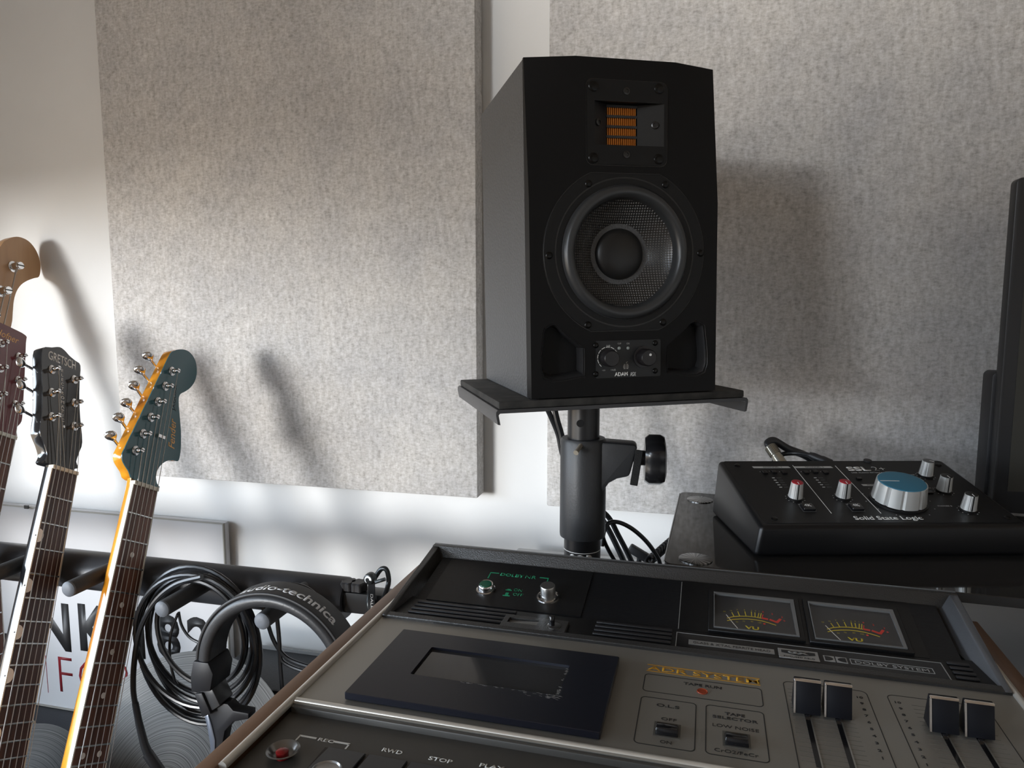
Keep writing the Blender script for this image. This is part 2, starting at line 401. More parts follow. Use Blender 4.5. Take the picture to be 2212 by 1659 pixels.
mb._f([fv[0], bv[0], bv[1], fv[1]]); mb._f([fv[1], bv[1], bv[2], fv[2]]); mb._f([fv[2], bv[2], bv[3], tr]); mb._f([tr, bv[3], bv[4], tl, fv[4], fv[3]])
mb._f([tl, bv[4], bv[5], fv[5]]); mb._f([fv[5], bv[5], bv[0], fv[0]])
bme = mb.mesh('baffle', front_m, 0)
def port_outline(sg):
    # reflex port: tall outer side, top sloping down towards the woofer, rounded corners
    xs = [(-.0735, .0185), (-.0415, .0185), (-.0390, .0215), (-.0390, .0400), (-.0410, .0435), (-.0555, .0555), (-.0600, .0605), (-.0655, .0625), (-.0705, .0600), (-.0735, .0545)]
    pts = [(x * (-1 if sg > 0 else 1), z) for x, z in xs]
    q = smooth_path([(x, z, 0) for x, z in pts], 4, True)
    return [(p.x, p.y) for p in q]
WC = (-.001, .122)
P_L = port_outline(-1); P_R = port_outline(1)
cuts = [MB().prism(P_L, -.012, .02, RX90), MB().prism(P_R, -.012, .02, RX90),
        MB().cyl(.0570, -.03, .02, 64, T(WC[0], 0, WC[1]) @ RX90), MB().box(-.0305, .0315, -.01, .03, .2105, .246)]
link('baffle', cut(bme, cuts), spk)
for P in (P_L, P_R):
    cx = sum(p[0] for p in P) / len(P); cz = sum(p[1] for p in P) / len(P)
    secs = []
    for sc, d in ((1.055, -.0004), (1.0, .0012), (.93, .0035), (.88, .009), (.86, .0125)): secs.append([(cx + (x - cx) * sc, d, cz + (z - cz) * sc) for x, z in P])
    m_ = MB().sweep(secs, True, False); m_._f(m_._v(secs[-1])); m_.build('bass_port', mat('port_plastic', (.02, .02, .021), .3), spk)
# tweeter plate with horn
tp_o = rrect(-.0350, .0362, .1945, .2625, .006, 5)
plate = MB().prism(tp_o, -.001, .0014, RX90).mesh('tweeter_plate', frame_pl, 0)
tw = link('tweeter_plate', cut(plate, [MB().box(-.0285, .0335, -.02, .02, .2105, .2455)]), spk)
MB().ring([(x * 1.022, .2285 + (z - .2285) * 1.022) for x, z in tp_o], tp_o, -.0005, .0004, RX90).build('shadow_gap', black_gloss, tw)  # solid black ring, painted in as the shadow round the plate
hx = (-.0285, -.0145, .0130, .0335); d_ = .008
horn = MB()
horn.hexa([(hx[0], -.001, .2105), (hx[0] + .0005, 0, .2105), (hx[1], d_ + .004, .2105), (hx[1], d_, .2105), (hx[0], -.001, .2455), (hx[0] + .0005, 0, .2455), (hx[1], d_ + .004, .2455), (hx[1], d_, .2455)])
horn.build('horn_wall', mat('horn_black', (.006, .006, .007), .4), tw)
MB().hexa([(hx[2], d_, .2105), (hx[2], d_ + .004, .2105), (hx[3] - .0003, 0, .2105), (hx[3], -.001, .2105), (hx[2], d_, .2455), (hx[2], d_ + .004, .2455), (hx[3] - .0003, 0, .2455), (hx[3], -.001, .2455)]).build('horn_wall', mat('horn_grey', (.007, .007, .0068), .45), tw)
MB().box(hx[0], hx[3], d_ + .004, d_ + .006, .2105, .2455).build('tweeter_back', black_matte, tw)
copper = mat('copper_ribbon', (.55, .19, .03), .42, .5)
for k in range(5):
    z = .2112 + .0083 * k - .0013
    MB().box(hx[1], hx[2], d_ - .0005, d_ + .002, z, z + .0021).build('ribbon_bar', black_soft, tw)
for k in range(4):
    z0 = .2122 + .0083 * k
    r_ = MB(); n_ = 15; px_ = (hx[2] - hx[1] - .001) / n_
    for i in range(n_):
        x = hx[1] + .0005 + px_ * i; ya, yb = d_ + .0006, d_ + .0036
        r_.poly([(x, yb, z0), (x + px_ * .28, ya, z0), (x + px_ * .28, ya, z0 + .0060), (x, yb, z0 + .0060)])
        r_.poly([(x + px_ * .28, ya, z0), (x + px_ * .62, ya, z0), (x + px_ * .62, ya, z0 + .0060), (x + px_ * .28, ya, z0 + .0060)])
        r_.poly([(x + px_ * .62, ya, z0), (x + px_, yb, z0), (x + px_, yb, z0 + .0060), (x + px_ * .62, ya, z0 + .0060)])
    r_.build('copper_ribbon', copper, tw, smooth=0)
big = screw_mesh(.0044); small = screw_mesh(.0031)
for u, v in ((1282, 186), (1424, 192), (1282, 341), (1423, 344)):
    p = hit(SPK, u, v, 1, -.0014); link('screw', big, tw, T(p.x, -.0014, p.z) @ RX90)
def socket_mesh(r):
    return MB().lathe([(r, 0), (r, .0008), (r * .7, .0012), (r * .55, .0012), (r * .5, .0003), (0, .0003)], 20).mesh('socket_screw', mat('socket_steel', (.05, .05, .05), .3, .8))
sock = socket_mesh(.0030)
for u, v in ((1353, 197), (1353, 334)):
    p = hit(SPK, u, v, 1, -.0014); link('socket_screw', sock, tw, T(p.x, -.0014, p.z) @ RX90)
link('socket_screw', sock, tw, T(-.0242, .0012, .2290) @ RX90 @ Ry(.5)); link('socket_screw', sock, tw, T(.0262, .0012, .2285) @ RX90 @ Ry(-.4))
# woofer
n_ = 72; outer = []; inner = []
for k in range(n_):
    a_ = 2 * PI * k / n_; x, z = .0725 * math.cos(a_), .0725 * math.sin(a_)
    if abs(z) > .0655: x *= .0655 / abs(z) if abs(z) > 0 else 1; z = math.copysign(.0655, z)
    outer.append((x, z)); inner.append((.0568 * math.cos(a_), .0568 * math.sin(a_)))
WM = T(WC[0], 0, WC[1]) @ RX90
wf = MB().ring(outer, inner, -.0006, .0011).bevel(.0003, 1).build('woofer_frame', frame_pl, spk, WM)
MB().ring([(x * 1.009, y * 1.009) for x, y in outer], outer, -.0004, .0003).build('shadow_gap', black_gloss, wf)  # black ring again stands in for shadow, round the woofer frame
MB().lathe([(.0628, .0011), (.0628, .00115), (.0616, .00115), (.0616, .0011)], 72, None, False).build('groove', black_gloss, wf)
sur = [(.0568, .0011)]
for k in range(13):
    a_ = PI * k / 12; sur.append((.0510 + .0054 * math.cos(a_), .0012 + .0062 * math.sin(a_)))
sur += [(.0450, -.001), (.0446, -.004)]
MB().lathe(sur, 72, None, False).build('surround', mat('surround_rubber', (.03, .032, .034), .33, spec=.55), wf)
MB().lathe([(.0448, -.002), (.0440, -.0030), (.0360, -.0075), (.0280, -.0125), (.0214, -.0175)], 72, None, False).build('cone', woven_material(), wf)
dc = [(.0242, -.0160), (.0236, -.0146), (.0226, -.0146)] + [(.0222 * math.cos(a_ * PI / 2 / 9), -.0146 + .0080 * math.sin(a_ * PI / 2 / 9)) for a_ in range(9)] + [(0, -.0066)]
MB().lathe(dc, 48, None, False).build('dust_cap', mat('dust_cap_rubber', (.014, .014, .014), .36, spec=.45), wf)
MB().cyl(.0575, -.028, -.0265, 48).build('basket', black_matte, wf)
for u, v in ((1271, 397), (1437, 399), (1186, 552), (1513, 547), (1270, 702), (1432, 696)):
    p = hit(SPK, u, v, 1, -.0011); link('screw', small, wf, WM.inverted() @ T(p.x, -.0011, p.z) @ RX90)
# control panel
cp = MB().prism(rrect(-.0280, .0318, .0160, .0480, .0012), -.0005, .0006, RX90).build('control_panel', mat('control_panel_black', (.008, .009, .010), .4), spk)
tiny = screw_mesh(.0025)
for u, v in ((1287, 746), (1415, 741), (1287, 808), (1415, 801)):
    p = hit(SPK, u, v, 1, -.0006); link('screw', tiny, cp, T(p.x, -.0006, p.z) @ RX90)
p = hit(SPK, 1313, 773, 1, -.0006); VK = T(p.x, -.0006, p.z) @ RX90
MB().lathe([(.0072, 0), (.0070, .0095), (.0062, .0105), (0, .0105)], 32).build('volume_knob', mat('knob_black', (.012, .011, .012), .33), cp, VK)
tick = MB()
for k in range(11):
    a0 = math.radians(-135 + 27 * k - 11); a1 = math.radians(-135 + 27 * k + 11)
    for s_ in range(4):
        t0 = a0 + (a1 - a0) * s_ / 4; t1 = a0 + (a1 - a0) * (s_ + 1) / 4
        if abs(t1) > math.radians(138): continue
        tick.poly([(r * math.sin(t), r * math.cos(t), .0002) for r, t in ((.0090, t0), (.0090, t1), (.0096, t1), (.0096, t0))])
tick.build('dial_marks', white_print, cp, VK)
p = hit(SPK, 1390, 771, 1, -.0006); KM = T(p.x, -.0006, p.z) @ RX90
kn = MB().lathe([(.0095, 0), (.0095, .0016), (.0082, .0018), (.0074, .0018), (.0072, .0110), (.0064, .0122), (0, .0122)], 32).build('power_knob', mat('knob_black', (.012, .011, .012), .33), cp, KM)
MB().cyl(.0011, .0122, .0125, 16, T(.001, .0026, 0)).build('indicator_dot', white_print, kn)
led = mat('led_lens', (.30, .33, .31), .3)
for u in (1337.5, 1356.5):
    p = hit(SPK, u, 752, 1, -.0006); MB().lathe([(.0014, 0), (.0012, .0006), (0, .0009)], 16).build('indicator_lens', led, cp, T(p.x, -.0006, p.z) @ RX90)
def ptxt(s, u, v, w=None, h=None, m=grey_print, par=cp, **k):
    p = hit(SPK, u, v, 1, -.0007); return text(s, par, T(p.x, -.0007, p.z) @ RX90, m, w, h, **k)
ptxt('ADAM', 1342, 808, .0120, .0034, m=white_print, bold=.03); ptxt('A5X', 1367.5, 808, .0052, .0034, m=white_print)
ptxt('0dB', 1314, 747, .0034, .0016); ptxt('-oo', 1304, 800, .0030, .0012); ptxt('14dB', 1325, 799, .0044, .0017)
ptxt('CLIP', 1338, 742, .0032, .0013); ptxt('ON', 1356.5, 742, .0026, .0016)
lg = MB(); p = hit(SPK, 1352, 791, 1, -.0007)
for sx in (-1, 1):
    for r_ in range(4): lg.box(sx * .0004 if sx > 0 else -.0027 + .0004 * abs(r_ - 1.5), (.0027 - .0004 * abs(r_ - 1.5)) if sx > 0 else -.0004, -.0024 + .0012 * r_, -.0017 + .0012 * r_, 0, .0002)
lg.box(.0002, .0008, .0024, .0036, 0, .0002); lg.box(.0008, .0016, .0034, .0040, 0, .0002)
lg.build('logo_mark', grey_print, cp, T(p.x, -.0007, p.z) @ RX90)

# ================================================================== speaker stand
stand_m = mat('stand_powder_coat', (.03, .031, .033), .42, bump=.12, bscale=500)
PX, PY = -.005, .0964
base_w = SPK @ V((PX, PY, 0)); base_w.z = DZ
STF = Mx.Translation(base_w) @ GR
st = thing('speaker_stand', 'black pole stand with flat plate holding the studio monitor speaker', 'speaker stand', STF)
PL = STF.inverted() @ SPK
MB().box(-.1135, .1135, -.001, .193, -.0066, -.0002).bevel(.0012, 2).build('rubber_pad', mat('dusty_rubber', (.035, .033, .030), .8, col2=(.012, .012, .011), nscale=55, bump=.3), st, PL)
prof = [(-.1135, -.0067), (-.1150, -.0069), (-.1162, -.0085), (-.1164, -.0110), (-.1150, -.0190), (-.1128, -.0195), (-.1142, -.0112), (-.1130, -.0098)]
prof2 = prof + [(-x, z) for x, z in prof[::-1]]
mb = MB(); A_ = mb._v([(x, -.003, z) for x, z in prof2]); B_ = mb._v([(x, .195, z) for x, z in prof2]); n_ = len(prof2)
for i in range(n_): mb._f([A_[i], A_[(i + 1) % n_], B_[(i + 1) % n_], B_[i]])
for S_ in (A_, B_):
    mb._f([S_[i] for i in (0, 7, 8, 15)]); h = 7
    for g in ((0, 1, 2, 3, 6, 7), (3, 4, 5, 6)):
        mb._f([S_[i] for i in g]); mb._f([S_[15 - i] for i in g])
mb.build('top_plate', mat('plate_steel', (.05, .05, .052), .35, .3), st, PL)
zc = lambda v: (hit(STF, 1262, v, 1, 0)).z
ztop = (PL @ V((PX, PY, -.0098))).z
MB().cyl(.0160, zc(1000), ztop - .0008, 32).build('upper_pole', mat('pole_black', (.012, .012, .013), .32, spec=.6), st)
hz = zc(909); MB().cyl(.0036, 0, .0006, 20, T(-.005, -.0158, hz) @ RX90).build('height_hole', black_matte, st)
z1, z0_ = zc(945), zc(1155)
MB().lathe([(.0228, z0_), (.0232, z0_ + .003), (.0230, z1 - .003), (.0215, z1), (.0165, z1)], 40).build('sleeve', stand_m, st)
sd = Mx.Rotation(-.15, 4, 'Z')
mb = MB(); zz = [zc(948), zc(1030)]
# clamp block reaching right with a curved underside
pr = [(.012, zc(948)), (.052, zc(953)), (.053, zc(960)), (.046, zc(1020)), (.034, zc(1026)), (.026, zc(1036)), (.020, zc(1055)), (.012, zc(1062))]
mb.prism(pr, -.013, .013, RX90).bevel(.003, 2)
mb.build('clamp_block', stand_m, st, sd)
MB().cyl(.0075, .050, .064, 20, T(0, 0, zc(985)) @ Ry(PI / 2)).build('threaded_shaft', black_soft, st, sd)
# hand wheel seen from its rim
wheel = MB()
secs = []
for x, r in ((.0600, .0120), (.0610, .0215), (.0650, .0245), (.0760, .0245), (.0800, .0225), (.0815, .0170), (.0800, .0030)):
    secs.append([(x, (r * (1 + .07 * math.cos(5 * t))) * math.cos(t), zc(990) + (r * (1 + .07 * math.cos(5 * t))) * math.sin(t)) for t in [2 * PI * k / 40 for k in range(40)]])
wheel.sweep(secs).build('clamp_knob', mat('knob_gloss', (.01, .01, .011), .22), st, sd)
MB().box(.0490, .0565, -.0155, -.0135, zc(1037), zc(962), T(.0528, 0, zc(1000)) @ Ry(.14) @ T(-.0528, 0, -zc(1000))).bevel(.0006, 1).build('hook_strap', mat('hook_and_loop', (.012, .012, .012), .95, bump=.8, bscale=900), st, sd @ T(0, 0, 0))
pin0 = V((-.004, -.020, zc(952))); pin1 = V((-.0105, -.034, zc(963)))
MB().tube([pin0, pin0.lerp(pin1, .75), pin1], [.0022, .0022, .0026], 12).build('locking_pin', mat('pin_nickel', (.62, .55, .44), .3, .6), st)
MB().cyl(.0186, .02, z0_ + .001, 32).build('lower_pole', mat('pole_black', (.012, .012, .013), .32, spec=.6), st)
MB().lathe([(.0187, zc(1183) - .0003), (.01875, zc(1183)), (.0187, zc(1183) + .0005)], 40, None, False).build('label_ring', white_print, st)
def wrap(me, R, a0, z):
    for v in me.vertices:
        a = a0 + v.co.x / R; rr = R + v.co.z; zz = z + v.co.y
        v.co = V((rr * math.sin(a), -rr * math.cos(a), zz))
    return me
me = wrap(text_mesh('SOR', .026, .012, bold=.03), .0187, -.12, zc(1198)); me.materials.append(white_print); link('label_lettering', me, st)
MB().lathe([(.085, 0), (.085, .012), (.080, .016), (.03, .018), (.03, .03), (0, .03)], 48).build('base_plate', black_soft, st)
# ================================================================== cassette deck
PW = .41; BH = Z0 - .2337 - DZ
dk = thing('cassette_deck', 'vintage top-loading cassette deck with silver faceplate and brown wooden sides', 'cassette deck', DECK, base=(PW / 2, -.06, -BH))
def D(u, v, z=0.): return hit(DECK, u, v, 2, z)
silver = mat('satin_champagne_plate', (.29, .275, .245), .42, .55, bump=.03, bscale=700)
trim_m = mat('pale_aluminium_trim', (.66, .63, .57), .3, .6)
walnut = mat('walnut_veneer', (.20, .115, .07), .42, col2=(.09, .048, .028), nscale=30, stretch=(1.2, .07, .3), bump=.05)
blk_tex = mat('black_textured_plastic', (.030, .029, .028), .34, bump=.35, bscale=1100)
blk_pan = mat('black_panel', (.007, .007, .0075), .38, spec=.35, noise=.3, nscale=200)
navy = mat('smoked_navy_lid', (.009, .010, .016), .3, spec=.4, bump=.03)
YB, YF_ = .108, -.235
MB().box(.0, PW, YF_ + .004, YB - .002, -BH + .008, -.013).build('chassis', black_soft, dk)
for s_, x0 in ((-1, -.0150), (1, PW + .0045)):
    MB().box(x0, x0 + .0105, YF_, YB, -BH + .008, .0005).bevel(.0012, 2).build('wood_side', walnut, dk)
    xt = -.0023 if s_ < 0 else PW + .0023
    mb = MB().tube([(xt, YF_ + .055, -.0003), (xt, 0, -.0003), (xt, YB - .002, -.0003)], .0025, 10)
    mb.build('edge_trim', trim_m, dk)
for x in (.03, PW - .03):
    for y in (YF_ + .04, YB - .04): MB().cyl(.012, -BH, -BH + .009, 20).build('foot', rubber, dk, T(x, y, 0))
# face plate with rolled front edge
sec = [(.0, -.0128), (.0, 0)]
ys = [(-.1120, 0), (-.1150, .0006), (-.1180, .0007), (-.1192, -.0002), (-.1192, -.012)]
mb = MB()
A_ = [(0, .0)] + ys
top = [[(x, y, z) for y, z in A_] for x in (.0002, PW - .0002)]
v0 = mb._v(top[0]); v1 = mb._v(top[1])
for i in range(len(v0) - 1): mb._f([v0[i], v1[i], v1[i + 1], v0[i + 1]])
slots = []
mb.poly([(.0002, 0, -.012), (PW - .0002, 0, -.012), (PW - .0002, -.1192, -.012), (.0002, -.1192, -.012)])
mb.poly([(.0002, 0, 0), (.0002, 0, -.012), (PW - .0002, 0, -.012), (PW - .0002, 0, 0)])
mb.poly([(.0002, y, z) for y, z in A_] + [(.0002, 0, -.012)][:1]); mb.poly([(PW - .0002, y, z) for y, z in A_] + [(PW - .0002, 0, -.012)])
bmesh.ops.remove_doubles(mb.bm, verts=mb.bm.verts, dist=1e-6)
mb.build('faceplate', silver, dk)
MB().box(.0003, PW - .0003, -.1222, -.1193, -.0115, -.0004).bevel(.0008, 2).build('front_drop', mat('dark_key_panel', (.060, .056, .050), .42, .2), dk)
ridge = [[(x, -.1165 + .0018 * math.cos(t), .0006 + .0011 * math.sin(t)) for t in [PI * 2 * k / 12 for k in range(12)]] for x in (.0005, PW - .0005)]
MB().sweep(ridge).build('front_ridge', trim_m, dk)
# sunken key panel
KZ = -.0042
MB().box(.0, PW, YF_ + .003, -.1222, KZ - .008, KZ).build('key_panel', mat('dark_key_panel', (.060, .056, .050), .42, .2), dk)
MB().box(-.002, PW + .002, YF_, YF_ + .005, -BH + .012, KZ).build('front_panel', black_soft, dk)
keym = mat('key_black', (.014, .015, .018), .32)
x0 = D(708, 1615, KZ).x; pit = (D(886, 1646, KZ).x - x0) / 2; ky = D(708, 1615, KZ).y - .0004
for k in range(7):
    key = MB().hexa([(x0 + pit * k + .0009, -.200, KZ), (x0 + pit * (k + 1) - .0009, -.200, KZ), (x0 + pit * (k + 1) - .0009, ky, KZ), (x0 + pit * k + .0009, ky, KZ),
                     (x0 + pit * k + .0009, -.200, KZ + .006), (x0 + pit * (k + 1) - .0009, -.200, KZ + .006), (x0 + pit * (k + 1) - .0009, ky, KZ + .0012), (x0 + pit * k + .0009, ky, KZ + .0012)]).bevel(.0005, 1)
    ko = key.build('piano_key', keym, dk)
    if k == 0:
        c = D(738, 1659, KZ + .003); MB().lathe([(.0075, .0), (.0075, .0012), (.0068, .0016), (.0062, .0008), (0, -.0)], 28).build('key_ring', mat('ring_metal', (.35, .35, .35), .3, .8), ko, T(x0 + pit / 2, ky - .0215, KZ + .0034) @ Rx(-.078))
MB().box(x0 - .0012, x0 + .0006, -.2, ky, KZ, KZ + .0004).build('key_gap', black_gloss, dk)
c = D(612, 1632, KZ)
rb = MB().lathe([(.0088, .0003), (.0082, .0007), (.0074, .0003), (.0058, -.0018), (.0042, -.0028), (0, -.0028)], 32, None, False).build('record_button_dish', mat('dish_metal', (.22, .215, .21), .28, .9), dk, T(c.x, c.y, KZ + .0032))
MB().lathe([(.0033, -.0028), (.0033, .0008), (.0026, .0012), (0, .0014)], 20).build('record_button', mat('red_button', (.17, .006, .007), .25), rb, T(.0008, -.002, 0))
pale = mat('pale_print', (.62, .61, .57), .6)
def dtext(s, u, v, w, h, m, z=0., par=dk, **k):
    p = D(u, v, z); return text(s, par, T(p.x, p.y, z + .00008), m, w, h, **k)
dtext('REC', 705, 1600, .0095, .0026, pale, KZ, bold=.02); dtext('RWD', 848, 1623, .0115, .0030, pale, KZ, bold=.02)
dtext('STOP', 952, 1642, .0130, .0030, pale, KZ, bold=.02); dtext('PLAY', 1063, 1657, .0130, .0030, pale, KZ, bold=.02)
a_, b_, c_, d_ = [D(u, v, KZ) for u, v in ((640, 1601), (646, 1590), (757, 1607), (762, 1613))]
mb = MB(); yy = (b_.y + c_.y) / 2
mb.box(b_.x, b_.x + (c_.x - b_.x) * .34, yy - .0006, yy + .0006, KZ, KZ + .0002); mb.box(b_.x + (c_.x - b_.x) * .68, c_.x, yy - .0006, yy + .0006, KZ, KZ + .0002)
mb.box(b_.x, b_.x + .0009, yy - .0045, yy, KZ, KZ + .0002); mb.box(c_.x - .0009, c_.x, yy - .0045, yy, KZ, KZ + .0002); mb.build('bracket_mark', pale, dk)

# cassette lid
lx0, lx1, ly0, ly1 = .0278, .1790, -.1090, -.0230
lidm = MB().prism(rrect(lx0, lx1, ly0, ly1, .0008, 2), .0004, .0048).bevel(.0004, 1).mesh('cassette_lid', navy, 0)
q = [hit(DECK, u, v, 2, .0048) for u, v in ((935, 1398), (1230, 1437), (1207, 1500), (882, 1457))]
wx0 = (q[0].x + q[3].x) / 2; wx1 = (q[1].x + q[2].x) / 2; wy1 = (q[0].y + q[1].y) / 2; wy0 = (q[2].y + q[3].y) / 2
lid = link('cassette_lid', cut(lidm, [MB().prism(rrect(wx0, wx1, wy0, wy1, .001, 2), .0030, .02)]), dk)
MB().box(wx0, wx1, wy0, wy1, .0026, .0031).build('lid_window', mat('smoked_window', (.03, .03, .031), .08, spec=.7), lid)
sc = MB(); rnd = random.Random(3)
for k in range(90):
    t = rnd.random(); side = rnd.random()
    if side < .35: x, y = wx1 - .0004 + rnd.gauss(0, .0003), wy0 + t * (wy1 - wy0)
    elif side < .75: x, y = wx0 + (wx1 - wx0) * (.35 + .68 * t), wy0 - .0006 - abs(rnd.gauss(0, .0006))
    else: x, y = wx1 - .02 + .022 * t, wy0 - .002 - rnd.random() * .003
    l = rnd.uniform(.0003, .0012); a = rnd.uniform(-.5, .5); z = .00488
    sc.poly([(x - l, y - .0001, z), (x + l, y - .0001 + l * a, z), (x + l, y + .0001 + l * a, z), (x - l, y + .0001, z)])
sc.build('scratches', mat('scratch_dust', (.42, .42, .41), .8), lid, smooth=0).__setitem__('kind', 'stuff')

# printed boxes, switches
ink = mat('black_ink', (.02, .02, .02), .6); orange_ink = mat('orange_ink', (.52, .26, .012), .6)
def outline(x0, x1, y0, y1, r=.003, wd=.0006, m=ink):
    o_ = rrect(x0, x1, y0, y1, r, 5); i_ = rrect(x0 + wd, x1 - wd, y0 + wd, y1 - wd, max(r - wd, .0003), 5)
    return MB().ring(o_, i_, .00002, .00012).build('printed_frame', m, dk, smooth=0)
outline(.1962, .2660, -.0522, -.0310); outline(.1962, .2283, -.1058, -.0582); outline(.2333, .2655, -.1054, -.0575)
def dtxt(s, x, y, w, h, m, **k): return text(s, dk, T(x, y, .00004), m, w, h, **k)
dtxt('ADR SYSTEM', .2313, -.0233, .0680, .0052, orange_ink, bold=.012)
for y in (-.0193, -.0272): MB().box(.1968, .2655, y - .0004, y + .0004, .00002, .00012).build('printed_line', orange_ink, dk)
dtxt('TAPE RUN', .2313, -.0370, .0225, .0030, ink, bold=.02); dtxt('O.L.S', .2122, -.0655, .0130, .0030, ink, bold=.02)
dtxt('TAPE', .2494, -.0645, .0110, .0028, ink, bold=.02); dtxt('SELECTOR', .2494, -.0690, .0245, .0028, ink, bold=.02)
dtxt('LOW NOISE', .2494, -.0775, .0245, .0028, ink); dtxt('OFF', .2135, -.0790, .0085, .0026, ink)
dtxt('ON', .2130, -.1010, .0060, .0026, ink); dtxt('CrO2/FeCr', .2490, -.1005, .0220, .0028, ink)
rl = MB().lathe([(.0033, .0001), (.0030, .0006), (.0026, .0002), (0, .0004)], 20).build('tape_run_lamp', mat('red_lamp', (.30, .045, .015), .25), dk, T(.2313, -.0440, 0))
for x, y in ((.2131, -.0898), (.2495, -.0892)):
    MB().box(x - .0072, x + .0072, y - .0068, y + .0068, -.001, .0003).build('switch_frame', mat('switch_rim', (.12, .115, .10), .4, .4), dk)
    MB().hexa([(x - .0062, y - .0060, .0), (x + .0062, y - .0060, .0), (x + .0062, y + .0060, .0), (x - .0062, y + .0060, .0),
               (x - .0058, y - .0050, .0042), (x + .0058, y - .0050, .0042), (x + .0058, y + .0012, .0036), (x - .0058, y + .0012, .0036)]).bevel(.0006, 2).build('rocker_switch', black_gloss, dk)

# slide faders
fk = mat('fader_black', (.006, .0065, .009), .45, spec=.25)
def fader(x):
    w_ = .0143; sl = MB().box(x - .0013, x + .0013, -.1020, -.040, -.0005, .00025); s_ = sl.build('fader_slot', black_gloss, dk)
    MB().box(x + .0013, x + .0021, -.1020, -.045, 0, .0003).build('slot_edge', mat('slot_edge', (.4, .39, .36), .3, .8), s_)
    pr = [(-.0555, .0012), (-.0512, .0178), (-.0500, .0190), (-.0470, .0190), (-.0420, .0012)]
    mb = MB(); A_ = mb._v([(x - w_ / 2, y, z) for y, z in pr]); B_ = mb._v([(x + w_ / 2, y, z) for y, z in pr]); n_ = len(pr)
    mb._f(A_[::-1]); mb._f(B_)
    for i in range(n_): mb._f([A_[i], A_[(i + 1) % n_], B_[(i + 1) % n_], B_[i]])
    k_ = mb.bevel(.0005, 2).build('fader_knob', fk, dk)
    MB().hexa([(x - w_ / 2 - .0001, -.0513, .0180), (x + w_ / 2 + .0001, -.0513, .0180), (x + w_ / 2 + .0001, -.0496, .0188), (x - w_ / 2 - .0001, -.0496, .0188),
               (x - w_ / 2 - .0001, -.0503, .0194), (x + w_ / 2 + .0001, -.0503, .0194), (x + w_ / 2 + .0001, -.0496, .0194), (x - w_ / 2 - .0001, -.0496, .0194)]).bevel(.0003, 1).build('chrome_edge', chrome, k_)
    MB().hexa([(x - w_ / 2 - .0002, -.0558, .0014), (x - w_ / 2 + .0008, -.0558, .0014), (x - w_ / 2 + .0008, -.0545, .0014), (x - w_ / 2 - .0002, -.0545, .0014),
               (x - w_ / 2 - .0002, -.0516, .0182), (x - w_ / 2 + .0008, -.0516, .0182), (x - w_ / 2 + .0008, -.0503, .0182), (x - w_ / 2 - .0002, -.0503, .0182)]).build('chrome_edge', chrome, k_)
    MB().box(x - .0011, x + .0011, -.0575, -.0555, .0001, .0012).build('fader_stem', chrome, k_)
fx = (.2889, .3051, .3583, .3752)
for x in fx: fader(x)
outline(.2790, .3265, -.1085, -.0178, .004, .0005); outline(.3372, .3905, -.118, -.0178, .004, .0005)
gm = mat('scale_ink', (.12, .115, .10), .6)
for gx0, gx1 in ((.2810, .3140), (.3490, .3860)):
    mb = MB()
    for k in range(18):
        y = -.0270 - .0042 * k; mb.box(gx0, gx1, y - .00018, y + .00018, .00001, .00006)
    g_ = mb.build('scale_lines', gm, dk)
for gx in (.3215, .3420):
    for k, s_ in enumerate(('10', '9', '8', '7', '6', '5', '4', '3', '2', '1')):
        dtxt(s_, gx, -.0260 - .0066 * k, None, .0022, ink, stretch=1.4, bold=.02)
dtxt('LEFT', .2965, -.1055, .0100, .0022, gm)

# ---------------------------------------------------------------- raised rear bezel with meters
mb = MB(); H1 = .0210; Hf = .0022
def cheek(xo, xi_t, xi_b, x_f):
    # outer wall, sloping top rim, slanted inner wall
    mb.hexa([(xo, 0, -.002), (x_f, 0, -.002), (xi_b, YB - .0005, -.002), (xo, YB - .0005, -.002),
             (xo, 0, Hf), (x_f, .0, Hf), (xi_t, YB - .0005, H1), (xo, YB - .0005, H1)])
cheek(.0003, .0062, .0150, .0048)
mb.hexa([(.0003, 0, -.002), (PW - .0003, 0, -.002), (PW - .0003, .0062, -.002), (.0003, .0062, -.002), (.0003, 0, Hf), (PW - .0003, 0, Hf), (PW - .0003, .0055, Hf + .0008), (.0003, .0055, Hf + .0008)])
mb.hexa([(.0003, .0950, -.002), (PW - .0003, .0950, -.002), (PW - .0003, YB, -.002), (.0003, YB, -.002), (.0003, .1030, H1), (PW - .0003, .1030, H1), (PW - .0003, YB, H1), (.0003, YB, H1)])
bz = mb.bevel(.0005, 1).build('rear_bezel', blk_tex, dk)
mb = MB(); cheek(PW - .0003, PW - .0062, PW - .0215, PW - .0048); mb.bevel(.0005, 1).build('bezel_cheek', mat('lit_grey_plastic', (.075, .077, .082), .3, bump=.1, bscale=300), bz)  # right cheek lighter than the bezel: window light put into its colour
MB().box(.001, PW - .001, YB - .0012, YB + .0002, H1 - .0004, H1 + .0004).build('rim_highlight', mat('rim_glint', (.10, .10, .10), .3), bz)  # pale strip painted as the highlight along the rear rim
MB().box(.004, PW - .004, .005, .040, -.001, .0006).build('recess_floor', blk_pan, bz)
SA = math.atan2(.012, .0625); SP = T(0, .036, .0005) @ Rx(SA); SPW = DECK @ SP; SL = .0637
MB().box(.012, PW - .016, 0, SL, -.004, 0).build('sloped_panel', mat('ribbed_panel', (.006, .0065, .008), .45, spec=.35, bump=.25, bscale=60, stretch=(1, 40, 40)), bz, SP)
for xa, xb in ((.016, .0955), (.1560, .2100), (.3835, .3965)):
    for k in range(4): MB().box(xa, xb, .0115 + .0062 * k, .0145 + .0062 * k, .0006, .0018).bevel(.0004, 1).build('rib', blk_soft if False else black_soft, bz)
